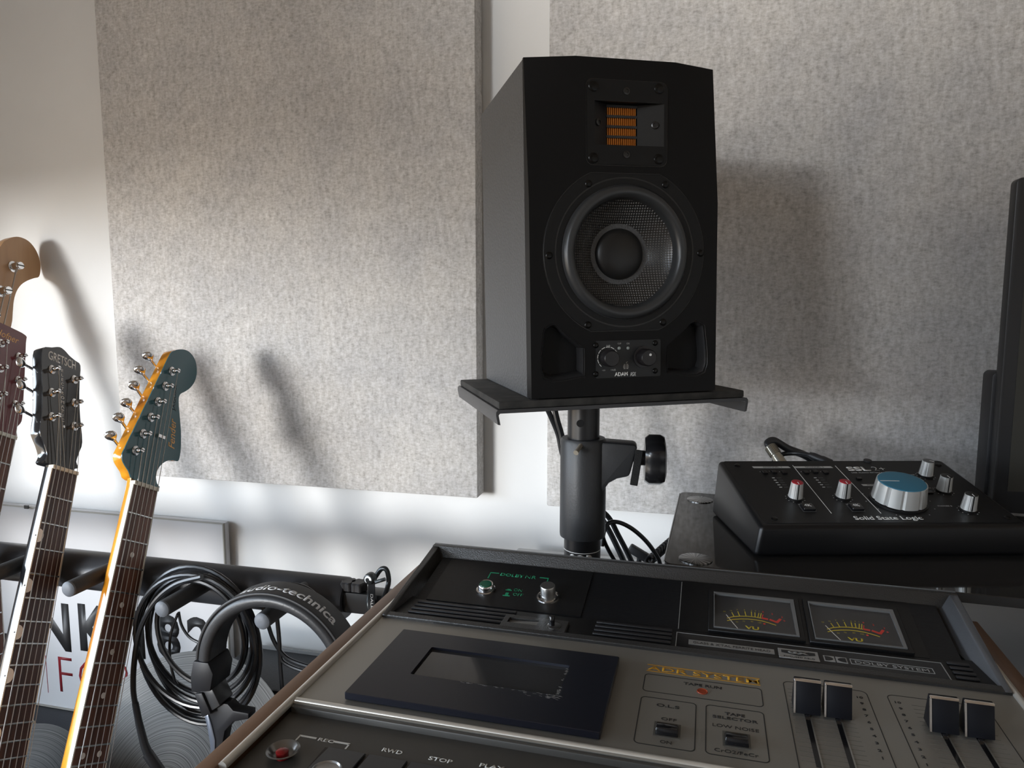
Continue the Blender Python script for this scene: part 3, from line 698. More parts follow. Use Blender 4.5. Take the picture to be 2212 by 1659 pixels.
def S(u, v, z=0.): return hit(SPW, u, v, 2, z)
# noise-reduction panel
a_ = [S(u, v) for u, v in ((917, 1298), (1260, 1334), (1276, 1239.5), (982, 1202))]
nx0, nx1 = (a_[0].x + a_[3].x) / 2, (a_[1].x + a_[2].x) / 2
npn = MB().box(nx0, nx1, .0010, SL - .001, 0, .0006).build('switch_panel', mat('satin_black_panel', (.009, .009, .0095), .4, spec=.4, noise=.25, nscale=260), bz, SP)
green = mat('green_print', (.012, .25, .12), .5)
def stxt(s, u, v, w, h, m=green, par=npn, z=.0006, **k):
    p = S(u, v, z); return text(s, par, SP @ T(p.x, p.y, z + .00003) if par is not npn else T(p.x, p.y, z + .00003), m, w, h, **k)
stxt('DOLBY', 1107, 1243, .0200, .0042, bold=.025); stxt('NR', 1147, 1247, .0088, .0042, bold=-.012)
stxt('ON', 1119, 1275, .0068, .0034, bold=-.01); stxt('OFF', 1119, 1284.5, .0080, .0034, bold=-.01)
mb = MB(); p0, p1, p2, p3 = [S(u, v, .0006) for u, v in ((1054, 1252), (1057, 1237), (1184, 1249), (1184, 1259))]
yb = (p1.y + p2.y) / 2; xa, xb = (p0.x + p1.x) / 2, (p2.x + p3.x) / 2; t_ = .0004
mb.box(xa, xa + .0075, yb - t_, yb + t_, .0006, .0008); mb.box(xb - .0075, xb, yb - t_, yb + t_, .0006, .0008)
mb.box(xa, xa + 2 * t_, yb - .0085, yb, .0006, .0008); mb.box(xb - 2 * t_, xb, yb - .0060, yb, .0006, .0008); mb.build('bracket_mark', green, npn)
p = S(1097, 1279, .0006)
MB().box(p.x - .0025, p.x + .0025, p.y + .0022, p.y + .0030, .0006, .0008).box(p.x - .0013, p.x + .0013, p.y + .0030, p.y + .0042, .0006, .0008).box(p.x - .0013, p.x + .0013, p.y - .0045, p.y - .001, .0006, .0008).box(p.x - .0028, p.x + .0028, p.y - .0055, p.y - .0045, .0006, .0008).build('push_symbol', green, npn)
p = S(1050, 1274, .0006); B1 = T(p.x, p.y, .0006)
gb = MB().lathe([(.0078, 0), (.0078, .0008), (.0066, .0012), (.0064, .0048), (.0058, .0056), (.0048, .0052), (0, .0050)], 32).build('push_button', chrome, npn, B1)
MB().lathe([(.0050, .0052), (.0046, .0058), (0, .0060)], 28).build('green_cap', mat('green_lens', (.006, .075, .042), .25), gb)
p = S(1184, 1290, .0006); B2 = T(p.x, p.y, .0006)
MB().lathe([(.0090, 0), (.0088, .0010), (.0074, .0013), (.0072, .0004), (0, .0004)], 32).build('button_collar', chrome, npn, B2)
MB().lathe([(.0058, 0), (.0058, .0100), (.0054, .0106), (0, .0106)], 32).build('push_button', mat('turned_steel', (.5, .5, .49), .3, 1., bump=.1), npn, B2)
# slot and lever below it
p = D(1128, 1345, .002)
mbx = MB().box(p.x - .0145, p.x + .0330, p.y - .0105, p.y + .0095, .0003, .0030).bevel(.0004, 1).mesh('lever_plate', blk_tex, 0)
lp = link('lever_plate', cut(mbx, [MB().box(p.x - .0105, p.x + .0115, p.y - .0035, p.y + .0045, .0012, .01)]), bz)
MB().hexa([(p.x - .0100, p.y - .0030, .0012), (p.x + .0112, p.y - .0030, .0012), (p.x + .0112, p.y + .0040, .0012), (p.x - .0100, p.y + .0040, .0012), (p.x - .0100, p.y - .0030, .0014), (p.x + .0112, p.y - .0030, .0016), (p.x + .0112, p.y + .0030, .0026), (p.x - .0070, p.y + .0030, .0014)]).build('counter_window', mat('counter_grey', (.16, .155, .145), .4), lp)
q = D(1197, 1352, .003)
MB().lathe([(.0052, .0030), (.0052, .0033), (.0046, .0035), (0, .0032)], 24).build('lever_dish', mat('dish_metal', (.22, .215, .21), .28, .9), lp, T(q.x, q.y, 0))
MB().lathe([(.0021, .003), (.0021, .0095), (.0016, .0102), (0, .0102)], 16).build('lever', black_gloss, lp, T(q.x - .0018, q.y + .0006, 0))
# name strip
nz = .0016
c4 = [D(u, v, nz) for u, v in ((1463, 1365), (1456, 1403), (2030, 1431), (2055, 1475))]
sx0, sx1 = .2130, .3795; sy0, sy1 = min(c4[1].y, c4[3].y) + .0006, max(c4[0].y, c4[2].y) - .0006
ns = MB().box(sx0, sx1, sy0, sy1, .0006, nz).build('name_strip', black_gloss, bz)
MB().ring([(sx0, sy0), (sx1, sy0), (sx1, sy1), (sx0, sy1)], [(sx0 + .0005, sy0 + .0005), (sx1 - .0005, sy0 + .0005), (sx1 - .0005, sy1 - .0005), (sx0 + .0005, sy1 - .0005)], nz, nz + .00025).build('strip_outline', mat('silver_line', (.45, .45, .44), .35, .6), ns)
sm = (sy0 + sy1) / 2; alu = mat('engraved_aluminium', (.42, .42, .41), .38, .7)
MB().box(.2215, .2770, sm - .0032, sm + .0034, nz, nz + .0003).build('engraved_plate', alu, ns)
text("GLASS & X'TAL FERRITE HEAD", ns, T(.2495, sm, nz + .0003), ink, .0500, .0030)
MB().box(.2795, .3045, sm - .0066, sm + .0066, nz, nz + .0005).bevel(.0003, 1).build('engraved_plate', alu, ns)
MB().prism([(.2815, sm + .0040), (.3025, sm + .0040), (.3025, sm + .0005), (.2920, sm - .0022), (.2815, sm + .0005)], nz + .0005, nz + .0007).build('emblem_shield', ink, ns)
text('GX', ns, T(.2920, sm + .0018, nz + .0007), alu, .0130, .0034, bold=.03); text('FOCUSED FIELD', ns, T(.2920, sm - .0044, nz + .0005), ink, .0190, .0018)
def dbl(x):
    MB().ring(rrect(x, x + .0066, sm - .0038, sm + .0038, .0003, 1), rrect(x + .0006, x + .0060, sm - .0032, sm + .0032, .0002, 1), nz, nz + .0002).build('double_d_mark', white_print, ns)
for sgn, x in ((1, .3075), (-1, .3150)):
    MB().box(x, x + .0066, sm - .0038, sm + .0038, nz, nz + .0002).build('double_d_mark', grey_print, ns)
    pts = [(-.0026 * sgn, -.0030), (-.0026 * sgn, .0030)] + [(-.0026 * sgn + sgn * .0050 * math.sin(t), .0030 * math.cos(t)) for t in [PI * k / 10 for k in range(1, 10)]]
    MB().prism([(x + .0033 + a, sm + b) for a, b in pts], nz + .0002, nz + .0003).build('double_d_mark', ink, ns)
MB().ring(rrect(.3235, .3720, sm - .0036, sm + .0036, .0003, 1), rrect(.3239, .3716, sm - .0032, sm + .0032, .0002, 1), nz, nz + .0002).build('strip_outline', grey_print, ns)
text('DOLBY SYSTEM', ns, T(.3478, sm, nz), grey_print, .0430, .0036)
# meters
MZ = .0004; yel = mat('yellow_print', (.62, .48, .015), .5); red = mat('red_print', (.62, .03, .015), .5)
dim_y = mat('dim_yellow_print', (.30, .24, .02), .5)
face_m = mat('meter_face', (.022, .022, .024), .4); acr = mat('acrylic_edge', (.13, .13, .128), .16, spec=.7)
def glass_pane_material():
    m = bpy.data.materials.new('clear_meter_cover'); m.use_nodes = True; n = m.node_tree.nodes; L = m.node_tree.links; n.clear()
    o = n.new('ShaderNodeOutputMaterial'); mx = n.new('ShaderNodeMixShader'); t = n.new('ShaderNodeBsdfTransparent'); g = n.new('ShaderNodeBsdfGlossy')
    fr = n.new('ShaderNodeFresnel'); fr.inputs[0].default_value = 1.35; g.inputs['Roughness'].default_value = .06
    ge = n.new('ShaderNodeNewGeometry'); mi = n.new('ShaderNodeMath'); mi.operation = 'SUBTRACT'; mi.inputs[0].default_value = 1; L.new(ge.outputs['Backfacing'], mi.inputs[1])
    mu = n.new('ShaderNodeMath'); mu.operation = 'MULTIPLY'; L.new(fr.outputs[0], mu.inputs[0]); L.new(mi.outputs[0], mu.inputs[1]); L.new(mu.outputs[0], mx.inputs[0]); L.new(t.outputs[0], mx.inputs[1]); L.new(g.outputs[0], mx.inputs[2]); L.new(mx.outputs[0], o.inputs[0]); return m
pane_m = glass_pane_material()
def mz(x, y): return S(1520 + x / 5.027, 1260 + y / 5.027, .0014)
MX0, MX1, MS0, MS1 = .2385, .2950, .0050, .0485
def meter(dx):
    mt = MB().box(MX0, MX1, MS0, MS1, 0, .0012).build('level_meter', face_m, bz, SP @ T(dx, 0, 0))
    def rib_(pts, w_, m, name):
        pts = [mz(*p) for p in pts]; mb = MB()
        for p, q in zip(pts, pts[1:]):
            d = (q - p).normalized(); nn = V((-d.y, d.x, 0)) * w_ / 2
            mb.poly([(a.x, a.y, .0014) for a in (p + nn, p - nn, q - nn, q + nn)])
        return mb.build(name, m, mt, smooth=0)
    rib_([(255, 378), (320, 362), (400, 356), (480, 358), (560, 366), (628, 380)], .0008, yel, 'scale_arc')
    rib_([(255, 405), (320, 392), (400, 387), (480, 388), (560, 396), (640, 410), (715, 432), (787, 456)], .0008, yel, 'scale_arc')
    for a, b in (((305, 315), (328, 357)), ((370, 305), (390, 353)), ((447, 305), (459, 352)), ((518, 308), (521, 355)), ((557, 316), (558, 362)), ((600, 322), (588, 374)), ((626, 325), (612, 378))):
        rib_([a, b], .0006, yel, 'scale_tick')
    for p_ in ([(632, 377), (700, 391)], [(715, 392), (796, 424)], [(792, 428), (836, 387)]): rib_(p_, .0019, red, 'red_zone')
    rib_([(645, 338), (632, 378)], .0006, red, 'scale_tick')
    rib_([(245, 340), (318, 430), (392, 515)], .0006, white_print, 'needle')
    def mt_t(s, x, y, h, m, **k):
        p = mz(x, y); text(s, mt, T(p.x, p.y, .0013), m, None, h, **k)
    mt_t('VU', 527, 484, .0036, yel, bold=.03, stretch=1.5)
    for s_, x, y in (('20', 225, 305), ('10', 296, 296), ('7', 364, 287), ('5', 442, 288), ('3', 520, 296), ('2', 562, 298), ('1', 600, 302)): mt_t(s_, x, y, .0014, dim_y)
    for s_, x, y in (('50', 362, 418), ('70', 435, 412), ('80', 525, 415), ('100', 608, 428)): mt_t(s_, x, y, .0013, dim_y)
    for s_, x, y in (('0', 645, 310), ('2', 744, 333), ('3', 850, 368), ('+', 876, 408), ('.', 660, 440)): mt_t(s_, x, y, .0017, red)
    fr_o = [(MX0 - .0004, MS0 - .0004), (MX1 + .0004, MS0 - .0004), (MX1 + .0004, MS1 + .0004), (MX0 - .0004, MS1 + .0004)]
    fr_i = [(MX0 + .0002, MS0 + .0002), (MX1 - .0016, MS0 + .0006), (MX1 - .0022, MS1 - .0026), (MX0 + .0003, MS1 - .0018)]
    MB().ring(fr_o, fr_i, .0008, .0028).build('cover_rim', acr, mt, smooth=0)
    MB().box(MX0, MX1 - .001, MS0, MS1 - .001, .0024, .0027).build('clear_cover', pane_m, mt)
MBx = MB().ring([(MX0 - .004, MS0 - .004), (MX1 + .004, MS0 - .004), (MX1 + .004, MS1 + .004), (MX0 - .004, MS1 + .004)], [(MX0 - .0006, MS0 - .0006), (MX1 + .0006, MS0 - .0006), (MX1 + .0006, MS1 + .0006), (MX0 - .0006, MS1 + .0006)], 0, .0022)
mr = MBx.bevel(.0004, 1).mesh('meter_surround', blk_pan)
for dx in (0, .0672):
    link('meter_surround', mr, bz, SP @ T(dx, 0, 0)); meter(dx)
xl = S(1470, 1300).x; MB().box(xl - .0003, xl + .0002, .001, SL - .002, 0, .0003).build('panel_seam', mat('seam_dust', (.22, .22, .21), .7), bz, SP)
MB().box(xl + .0003, .375, 0, SL, 0, .0003).build('meter_panel', blk_pan, bz, SP)
# ================================================================== audio interface
SS = frame((.2158, .6074, Z0 - .2212), .0097)
SW, SD, hf, hb = .235, .1312, .0272, .0562
ai = thing('audio_interface', 'black desktop audio interface with big blue-topped knob on the glass shelf', 'audio interface', SS, base=(SW / 2, SD / 2, 0))
case = mat('interface_black', (.006, .006, .0065), .34, spec=.35)
TA = math.atan2(hb - hf, SD); TPm = T(0, 0, hf) @ Rx(TA); TPW = SS @ TPm; TL = math.hypot(SD, hb - hf)
e_ = .0047
MB().hexa([(-e_, 0, 0), (SW + e_, 0, 0), (SW + e_, SD, 0), (-e_, SD, 0), (0, 0, hf), (SW, 0, hf), (SW, SD, hb), (0, SD, hb)]).bevel(.004, 4).build('case', case, ai)
MB().prism(rrect(.0045, SW - .0045, .005, TL - .003, .003), -.0005, .0004).build('top_panel', mat('interface_panel', (.010, .010, .0105), .42, spec=.3), ai, TPm)
def A(u, v, z=0.): return hit(TPW, u, v, 2, z)
def atxt(s, x, y, w=None, h=None, m=white_print, **k): return text(s, ai, TPm @ T(x, y, .0005), m, w, h, **k)
def aln(x0, y0, x1, y1, w, m=white_print, name='printed_line'):
    d = V((x1 - x0, y1 - y0, 0)).normalized(); n_ = V((-d.y, d.x, 0)) * w / 2
    MB().prism([(x0 + n_.x, y0 + n_.y), (x0 - n_.x, y0 - n_.y), (x1 - n_.x, y1 - n_.y), (x1 + n_.x, y1 + n_.y)], .0004, .0006).build(name, m, ai, TPm, smooth=0)
bar = mat('bar_print', (.5, .5, .49), .6)
for xa, xb, s_ in ((.0305, .0687, 'CHANNEL 1'), (.0730, .1121, 'CHANNEL 2')):
    yb = .1165; MB().prism([(xa, yb + .0018), (xb - .001, yb + .0018), (xb, yb - .0016), (xa + .0008, yb - .0016)], .0004, .0006).build('heading_bar', bar, ai, TPm, smooth=0)
    text(s_, ai, TPm @ T((xa + xb) / 2 + .001, yb, .0006), case, .0190, .0022)
for u0, u1 in (((1712, 1006), (1796, 1110)), ((1804, 1007), (1903, 1110))):
    a_, b_ = A(*u0), A(*u1); aln(a_.x, a_.y, b_.x, b_.y, .0005)
p = A(1885, 1118.5); atxt('Solid State Logic', (A(1845, 1120).x + A(1994, 1122).x) / 2, (A(1845, 1120).y + A(1994, 1122).y) / 2, A(1994, 1122).x - A(1845, 1120).x, .0085, bold=.012)
a_, b_ = A(1829, 1013), A(1878, 1014); atxt('SSL', (a_.x + b_.x) / 2, (a_.y + b_.y) / 2, b_.x - a_.x, .0095, bold=.03)
a_, b_ = A(1884, 1013), A(1912, 1014); atxt('2+', (a_.x + b_.x) / 2, (a_.y + b_.y) / 2, (b_.x - a_.x), .0090, bar, bold=-.015)
a_, b_ = A(1837, 1021), A(1905, 1023); atxt('USB AUDIO INTERFACE', (a_.x + b_.x) / 2 + .003, (a_.y + b_.y) / 2, (b_.x - a_.x) * 1.15, .0022, grey_print)
a_ = A(1862, 1049); b_ = A(1900, 1049); MB().prism([(a_.x, a_.y + .0017), (b_.x, a_.y + .0017), (b_.x, a_.y - .0015), (a_.x + .0007, a_.y - .0015)], .0004, .0006).build('heading_bar', bar, ai, TPm, smooth=0)
text('MONITOR', ai, TPm @ T(a_.x + .011, a_.y, .0006), case, .0120, .0020)
alu2 = mat('silver_knob', (.62, .62, .60), .33, .55); redc = mat('red_knob_cap', (.36, .006, .02), .35); bluec = mat('blue_knob_cap', (.03, .17, .27), .4)
kbase = mat('knob_skirt', (.008, .008, .008), .35)
def knob(x, y, r0, r1, h, cap, ang, flutes, name='control_knob', line=white_print):
    M = TPm @ T(x, y, .0004); k_ = MB().lathe([(r0 * 1.06, 0), (r0 * 1.06, .0016), (r0 * .92, .0020), (r0 * .92, h * .14)], 32).build(name, kbase, ai, M)
    secs = []; n_ = 72
    for t in range(6):
        z = h * .12 + (h * .86) * t / 5; rr = r0 + (r1 - r0) * t / 5
        secs.append([(rr * (1 - (.045 if (math.cos(flutes * a) > .93) else 0)) * math.cos(a), rr * (1 - (.045 if (math.cos(flutes * a) > .93) else 0)) * math.sin(a), z) for a in [2 * PI * q / n_ for q in range(n_)]])
    MB().sweep(secs).build('knob_body', alu2, k_, smooth=30)
    cp_ = MB().lathe([(r1 * .97, h * .97), (r1 * .95, h), (r1 * .86, h * 1.012), (0, h * 1.012)], 40).build('knob_cap', cap, k_)
    d = V((math.cos(ang), math.sin(ang), 0)); nn = V((-d.y, d.x, 0)) * max(.00035, r1 * .02)
    i0 = d * (r1 * .12); i1 = d * (r1 * .93)
    MB().prism([((i0 + nn).x, (i0 + nn).y), ((i0 - nn).x, (i0 - nn).y), ((i1 - nn).x, (i1 - nn).y), ((i1 + nn).x, (i1 + nn).y)], h * 1.012, h * 1.02).build('pointer_line', line, k_, smooth=0)
    if r0 < .012:
        i1 = d * (r0 * 1.005); mb = MB()
        w_ = r1 * .10; t_ = V((-d.y, d.x, 0)) * w_
        a0 = d * (r0 * 1.0); a1 = d * (r1 * 1.0)
        mb.hexa([tuple((a0 * .9 - t_)[:2]) + (h * .13,), tuple((a0 * 1.02 - t_)[:2]) + (h * .13,), tuple((a0 * 1.02 + t_)[:2]) + (h * .13,), tuple((a0 * .9 + t_)[:2]) + (h * .13,),
                 tuple((a1 * .9 - t_)[:2]) + (h * .985,), tuple((a1 * 1.02 - t_)[:2]) + (h * .985,), tuple((a1 * 1.02 + t_)[:2]) + (h * .985,), tuple((a1 * .9 + t_)[:2]) + (h * .985,)])
        mb.build('pointer_groove', kbase, k_, smooth=0)
    mk = MB()
    for q in range(11):
        a = math.radians(240 - 30 * q); c, s_ = math.cos(a), math.sin(a); R_ = r0 * 1.28
        mk.box(R_ * c - .0004, R_ * c + .0004, R_ * s_ - .0004, R_ * s_ + .0004, 0, .0002)
    mk.build('dial_marks', grey_print, k_, smooth=0)
knob(.0486, .0500, .0066, .0053, .0170, redc, -PI / 2 - .1, 6); knob(.0935, .0510, .0066, .0053, .0170, redc, -PI / 2 - .05, 6)
blackcap = mat('black_knob_cap', (.014, .014, .014), .4); greycap = mat('grey_knob_cap', (.10, .10, .10), .4)
knob(.1965, .0965, .0066, .0053, .0165, greycap, -.55, 6); knob(.1955, .0634, .0066, .0053, .0165, blackcap, -PI / 2, 6); knob(.1965, .0267, .0066, .0053, .0165, blackcap, -PI / 2 - .15, 6)
knob(.1420, .0440, .0232, .0212, .0205, bluec, PI - .05, 10, 'monitor_level_knob')
btn = mat('button_black', (.006, .006, .007), .15)
for x, y in ((.0525, .0310), (.0965, .0310)):
    MB().prism(rrect(x - .0060, x + .0060, y - .0066, y + .0052, .001), .0002, .0007).build('button_frame', mat('button_frame_grey', (.05, .05, .05), .4), ai, TPm)
    b_ = MB().prism(rrect(x - .0054, x + .0054, y - .0058, y + .0048, .001), .0004, .0034).bevel(.0008, 2).build('legacy_button', btn, ai, TPm)
    text('4K', b_, T(x, y + .0005, .0034), white_print, .0062, .0040)
    atxt('LEGACY', x - .001, y + .0072, .0090, .0018, grey_print)
for x0 in (.0385, .0800):
    for k in range(3):
        x = x0 + .0098 * k; y = .1035 if k != 1 else .1050
        MB().prism(rrect(x - .0024, x + .0024, y - .003, y + .003, .0005), .0004, .0022).bevel(.0004, 1).build('push_switch', btn, ai, TPm)
        MB().box(x - .0042, x - .0036, y + .0022, y + .0030, .0004, .0006).build('switch_dot', bar, ai, TPm)
    for k in range(5):
        y = .0925 - .0050 * k; MB().box(x0 + .0035, x0 + .0060, y - .0006, y + .0006, .0004, .0006).build('meter_mark', bar, ai, TPm)
        MB().box(x0 + .0078, x0 + .0125, y - .0011, y + .0011, .0003, .0005).build('meter_segment', mat('meter_dark', (.03, .032, .034), .25), ai, TPm)
MB().prism(rrect(.1770, .1830, .0575, .0625, .0006), .0004, .0022).bevel(.0004, 1).build('push_switch', btn, ai, TPm)
MB().prism(rrect(.1240, .1290, .0870, .0910, .0006), .0004, .0022).bevel(.0004, 1).build('push_switch', btn, ai, TPm)
for s_, x, y, w_ in (('PHONES A', .1835, .0700, .013), ('PHONES B', .1800, .0345, .013), ('MONITOR MIX', .1800, .0985, .014)): atxt(s_, x, y, w_, .0018, grey_print)
sme = screw_mesh(.0030)
for x in (.016, SW - .012):
    for y in (.0125, .1205): link('screw', sme, ai, TPm @ T(x, y, .0004))
MB().box(.02, SW - .02, SD - .0005, SD + .0006, .008, .045).build('rear_panel', black_soft, ai)
MB().lathe([(.004, 0), (.004, .0016), (0, .0018)], 16).build('rear_stud', black_soft, ai, TPm @ T(.155, TL - .0035, 0))

# jack plugs at the back of the interface
def rear_plug(u, v, s_, label, nickel):
    P = A(u, v); x = P.x
    pl = thing('jack_plug_cable', label, 'cable', SS @ T(x, SD + .0007, .038 if nickel else .047))
    if nickel:
        ax = V((-.30, .62, .62)).normalized(); q = V((0, 0, 1)).rotation_difference(ax).to_matrix().to_4x4()
        nm = mat('aged_nickel', (.42, .40, .34), .3, .9)
        MB().lathe([(.0030, 0), (.0030, .012), (.0058, .0135), (.0058, .026), (.0052, .0265), (.0052, .0290), (.0062, .0295), (.0062, .0400), (.0050, .0410), (0, .0410)], 24).build('plug_barrel', nm, pl, q)
        g_ = MB()
        for k in range(24):
            a = 2 * PI * k / 24; g_.box(.0061, .0065, -.0003, .0003, .0300, .0395, Rz(a))
        g_.build('knurling', mat('dark_nickel', (.2, .19, .16), .35, .9), pl, q)
        e0 = ax * .041
        pts = smooth_path([e0 - ax * .003, e0 + ax * .004, e0 + V((.006, .004, .005)), e0 + V((.022, .006, -.004)), e0 + V((.045, .004, -.014)), e0 + V((.055, .004, -.032)), e0 + V((.05, 0, -.052))], 6)
        MB().tube(pts, .0042, 10).build('cable_sleeve', rubber, pl)
    else:
        ax = V((-.80, .5, .33)).normalized(); q = V((0, 0, 1)).rotation_difference(ax).to_matrix().to_4x4()
        MB().lathe([(.0035, 0), (.0042, .010), (.0050, .011), (.0050, .020), (.0044, .022), (.0042, .030), (.0030, .034), (0, .034)], 20).build('plug_barrel', black_soft, pl, q)
        e0 = ax * .032
        MB().tube(smooth_path([e0, e0 + V((-.010, .012, .000)), e0 + V((-.025, .020, -.004)), e0 + V((-.032, .022, -.016)), e0 + V((-.034, .022, -.046))], 6), .0026, 10).build('cable_sleeve', rubber, pl)
rear_plug(1716, 1000, 1, 'nickel jack plug with knurled collar plugged into the back of the audio interface', True)
rear_plug(1825, 1000, 1, 'slim black moulded jack plug behind the audio interface', False)
# ================================================================== guitar rack
Q = ROOM.inverted() @ (GR @ V((-.44, .868, 0))); RC_Y = Q.y; RZ = Z0 - .343
def RP(u, v, y): return hit(ROOM, u, v, 1, y)
RXR = RP(753, 1298, RC_Y).x; RXL = -1.32
rack = thing('guitar_rack', 'black foam-covered guitar rack bar with round pegs holding the guitar necks', 'guitar rack', ROOM @ T((RXL + RXR) / 2, RC_Y - .15, 0))
OFF[rack.name] = T(-(RXL + RXR) / 2, -(RC_Y - .15), 0)
foam = mat('rack_foam', (.034, .037, .043), .33, bump=.12, bscale=700)
rmet = mat('rack_steel', (.02, .022, .025), .3, .2)
YA = Mx.Rotation(PI / 2, 4, 'Y')
MB().lathe([(.010, 0), (.0215, 0), (.0240, .003), (.0240, RXR - RXL - .003), (.0215, RXR - RXL), (.0160, RXR - RXL), (.0150, RXR - RXL - .006), (.0, RXR - RXL - .006)], 40).build('foam_tube', foam, rack, T(RXL, RC_Y, RZ) @ YA)
hb_ = .0122
MB().box(RXL - .005, RXR + .092, RC_Y - hb_, RC_Y + hb_, RZ - hb_, RZ + hb_).bevel(.0015).build('square_bar', rmet, rack)
for x in (RXR + .085, RXL - .02):
    MB().box(x - .015, x + .015, RC_Y - .015, RC_Y + .015, .03, RZ + .014).bevel(.0015).build('upright', rmet, rack)
    MB().box(x - .02, x + .02, RC_Y - .45, RC_Y + .05, 0, .03).bevel(.004).build('foot', rubber, rack)
    MB().tube([(x, RC_Y, RZ * .45), (x, RC_Y - .36, .04)], .012, 10).build('brace', rmet, rack)
pegm = mat('peg_foam', (.035, .036, .038), .6, bump=.2, bscale=800); pegc = mat('peg_cap', (.10, .11, .125), .55, bump=.15, bscale=500)
pegs = [RP(u, v, RC_Y - .10) for u, v in ((148, 1273), (350, 1316), (566, 1342))]
pitch_ = pegs[0].x - pegs[1].x
for k in range(1, 4): pegs.append(V((pegs[0].x + pitch_ * k, 0, pegs[0].z)))
for p in pegs:
    pg = MB().lathe([(.0090, .005), (.0090, .098), (.0082, .1), (0, .1)], 24).build('neck_peg', pegm, rack, T(p.x, RC_Y - .0, p.z) @ RX90)
    MB().lathe([(.0090, .0985), (.0088, .1005), (.0070, .1022), (.0035, .1030), (0, .1032)], 24).build('peg_cap', pegc, pg)
kx = RP(772, 1262, RC_Y).x
for dx in (-.009, .004):
    mb = MB(); secs = []
    for z, r in ((0, .007), (.001, .0095), (.009, .0095), (.0105, .008)):
        secs.append([(r * (1 + .1 * math.cos(6 * t)) * math.cos(t), r * (1 + .1 * math.cos(6 * t)) * math.sin(t), z) for t in [2 * PI * k / 36 for k in range(36)]])
    mb.sweep(secs).build('clamp_knob', black_soft, rack, T(kx + dx, RC_Y - .004, RZ + hb_ + .0006))
for y in (-.36, -.20):
    MB().lathe([(.018, 0), (.018, RXR - RXL + .09)], 28).build('lower_rail', foam, rack, T(RXL - .005, RC_Y + y, .075 if y < -.3 else .055) @ YA)
# carabiner and strap on the bar
cb_ = thing('carabiner', 'black carabiner hanging on the end of the rack bar', 'carabiner', ROOM @ T(RP(822, 1290, RC_Y).x, RC_Y, RZ + hb_))
ax = [RP(u, v, RC_Y - .004) - V((RP(822, 1290, RC_Y).x, RC_Y, RZ + hb_)) for u, v in ((806, 1258), (815, 1240), (824, 1229), (833, 1229), (838, 1240), (839, 1262), (838, 1290), (836, 1325), (825, 1335), (815, 1322), (808, 1290))]
for i in range(len(ax)):
    if ax[i].z < .002: ax[i].y = -.0185
    elif ax[i].z < .01: ax[i].y = -.012
MB().tube(smooth_path(ax, 5, True), .0028, 10, closed=True).build('frame', mat('carabiner_black', (.03, .034, .036), .3, .5), cb_)
g0 = ax[0]; MB().tube([ax[0] + V((.001, -.001, 0)), ax[2] + V((.004, .001, -.012))], .0022, 8).build('gate', mat('carabiner_grey', (.10, .11, .115), .35, .5), cb_)
bp = RP(799, 1249, RC_Y - .022)
tg = thing('key_strap', 'black key strap with white print clipped to the carabiner', 'key strap', ROOM @ T(bp.x, bp.y, bp.z))
MB().lathe([(.0058, -.0045), (.0062, -.002), (.0062, .002), (.0056, .0045), (.0048, .0050), (0, .0050)], 28).build('swivel_ball', mat('carabiner_black', (.03, .034, .036), .3, .5), tg, RX90)
mb = MB()
for k in range(12):
    a0 = -.2 + 4.4 * k / 12; a1 = -.2 + 4.4 * (k + 1) / 12; r0, r1 = .0015 + .0020 * k / 12, .0042
    mb.poly([(r1 * math.cos(a0), r1 * math.sin(a0), .0052), (r1 * math.cos(a1), r1 * math.sin(a1), .0052), (r0 * math.cos(a1), r0 * math.sin(a1), .0052), (r0 * math.cos(a0), r0 * math.sin(a0), .0052)])
mb.build('swirl_emblem', white_print, tg, RX90)
MB().prism(rrect(-.0022, .0058, -.050, -.004, .001), -.0006, .0008, RX90).build('strap', mat('strap_webbing', (.006, .006, .007), .7), tg)
text('DALINE', tg, T(.0022, -.0009, -.030) @ RX90 @ Rz(-PI / 2), white_print, .024, .0030)

# ================================================================== guitars
def basis(X, Y, Z, p): return GR @ Mx(((X[0], Y[0], Z[0], p[0]), (X[1], Y[1], Z[1], p[1]), (X[2], Y[2], Z[2], Z0 + p[2]), (0, 0, 0, 1)))
JAG = basis((.2583, .8515, -.4563), (.0164, .4684, .8833), (.9659, -.2357, .107), (-.453, .8729, -.2294))
GRE = basis((.1881, .8777, -.4406), (-.0211, .4522, .8917), (.9819, -.1585, .1036), (-.5741, .9083, -.2177))
rosewood = mat('rosewood', (.17, .068, .040), .4, col2=(.07, .028, .018), nscale=45, stretch=(2.5, .12, 1))
ebony = mat('dark_rosewood', (.075, .038, .030), .4, col2=(.038, .02, .018), nscale=45, stretch=(2.5, .12, 1))
fret_m = mat('fret_nickel', (.55, .55, .54), .25, 1.); cream = mat('cream_binding', (.74, .70, .60), .35); bone = mat('bone_nut', (.66, .62, .52), .4)
string_m = mat('string_steel', (.50, .49, .47), .3, 1.); pearl = mat('pearl_inlay', (.85, .80, .74), .3)
def z1p(x, y): return (x / 2.676, 480 + y / 2.676)     # crop of the photo used for tracing the headstocks
def fretpos(S_, n): return S_ * (1 - 2 ** (-n / 12))
BODY = [(.03, -.46), (.05, -.475), (.075, -.49), (.09, -.52), (.09, -.55), (.11, -.59), (.15, -.67), (.155, -.76), (.10, -.835), (0, -.85), (-.10, -.84), (-.165, -.77), (-.16, -.68), (-.125, -.60), (-.115, -.52), (-.13, -.46), (-.11, -.40), (-.07, -.375), (-.035, -.42)]
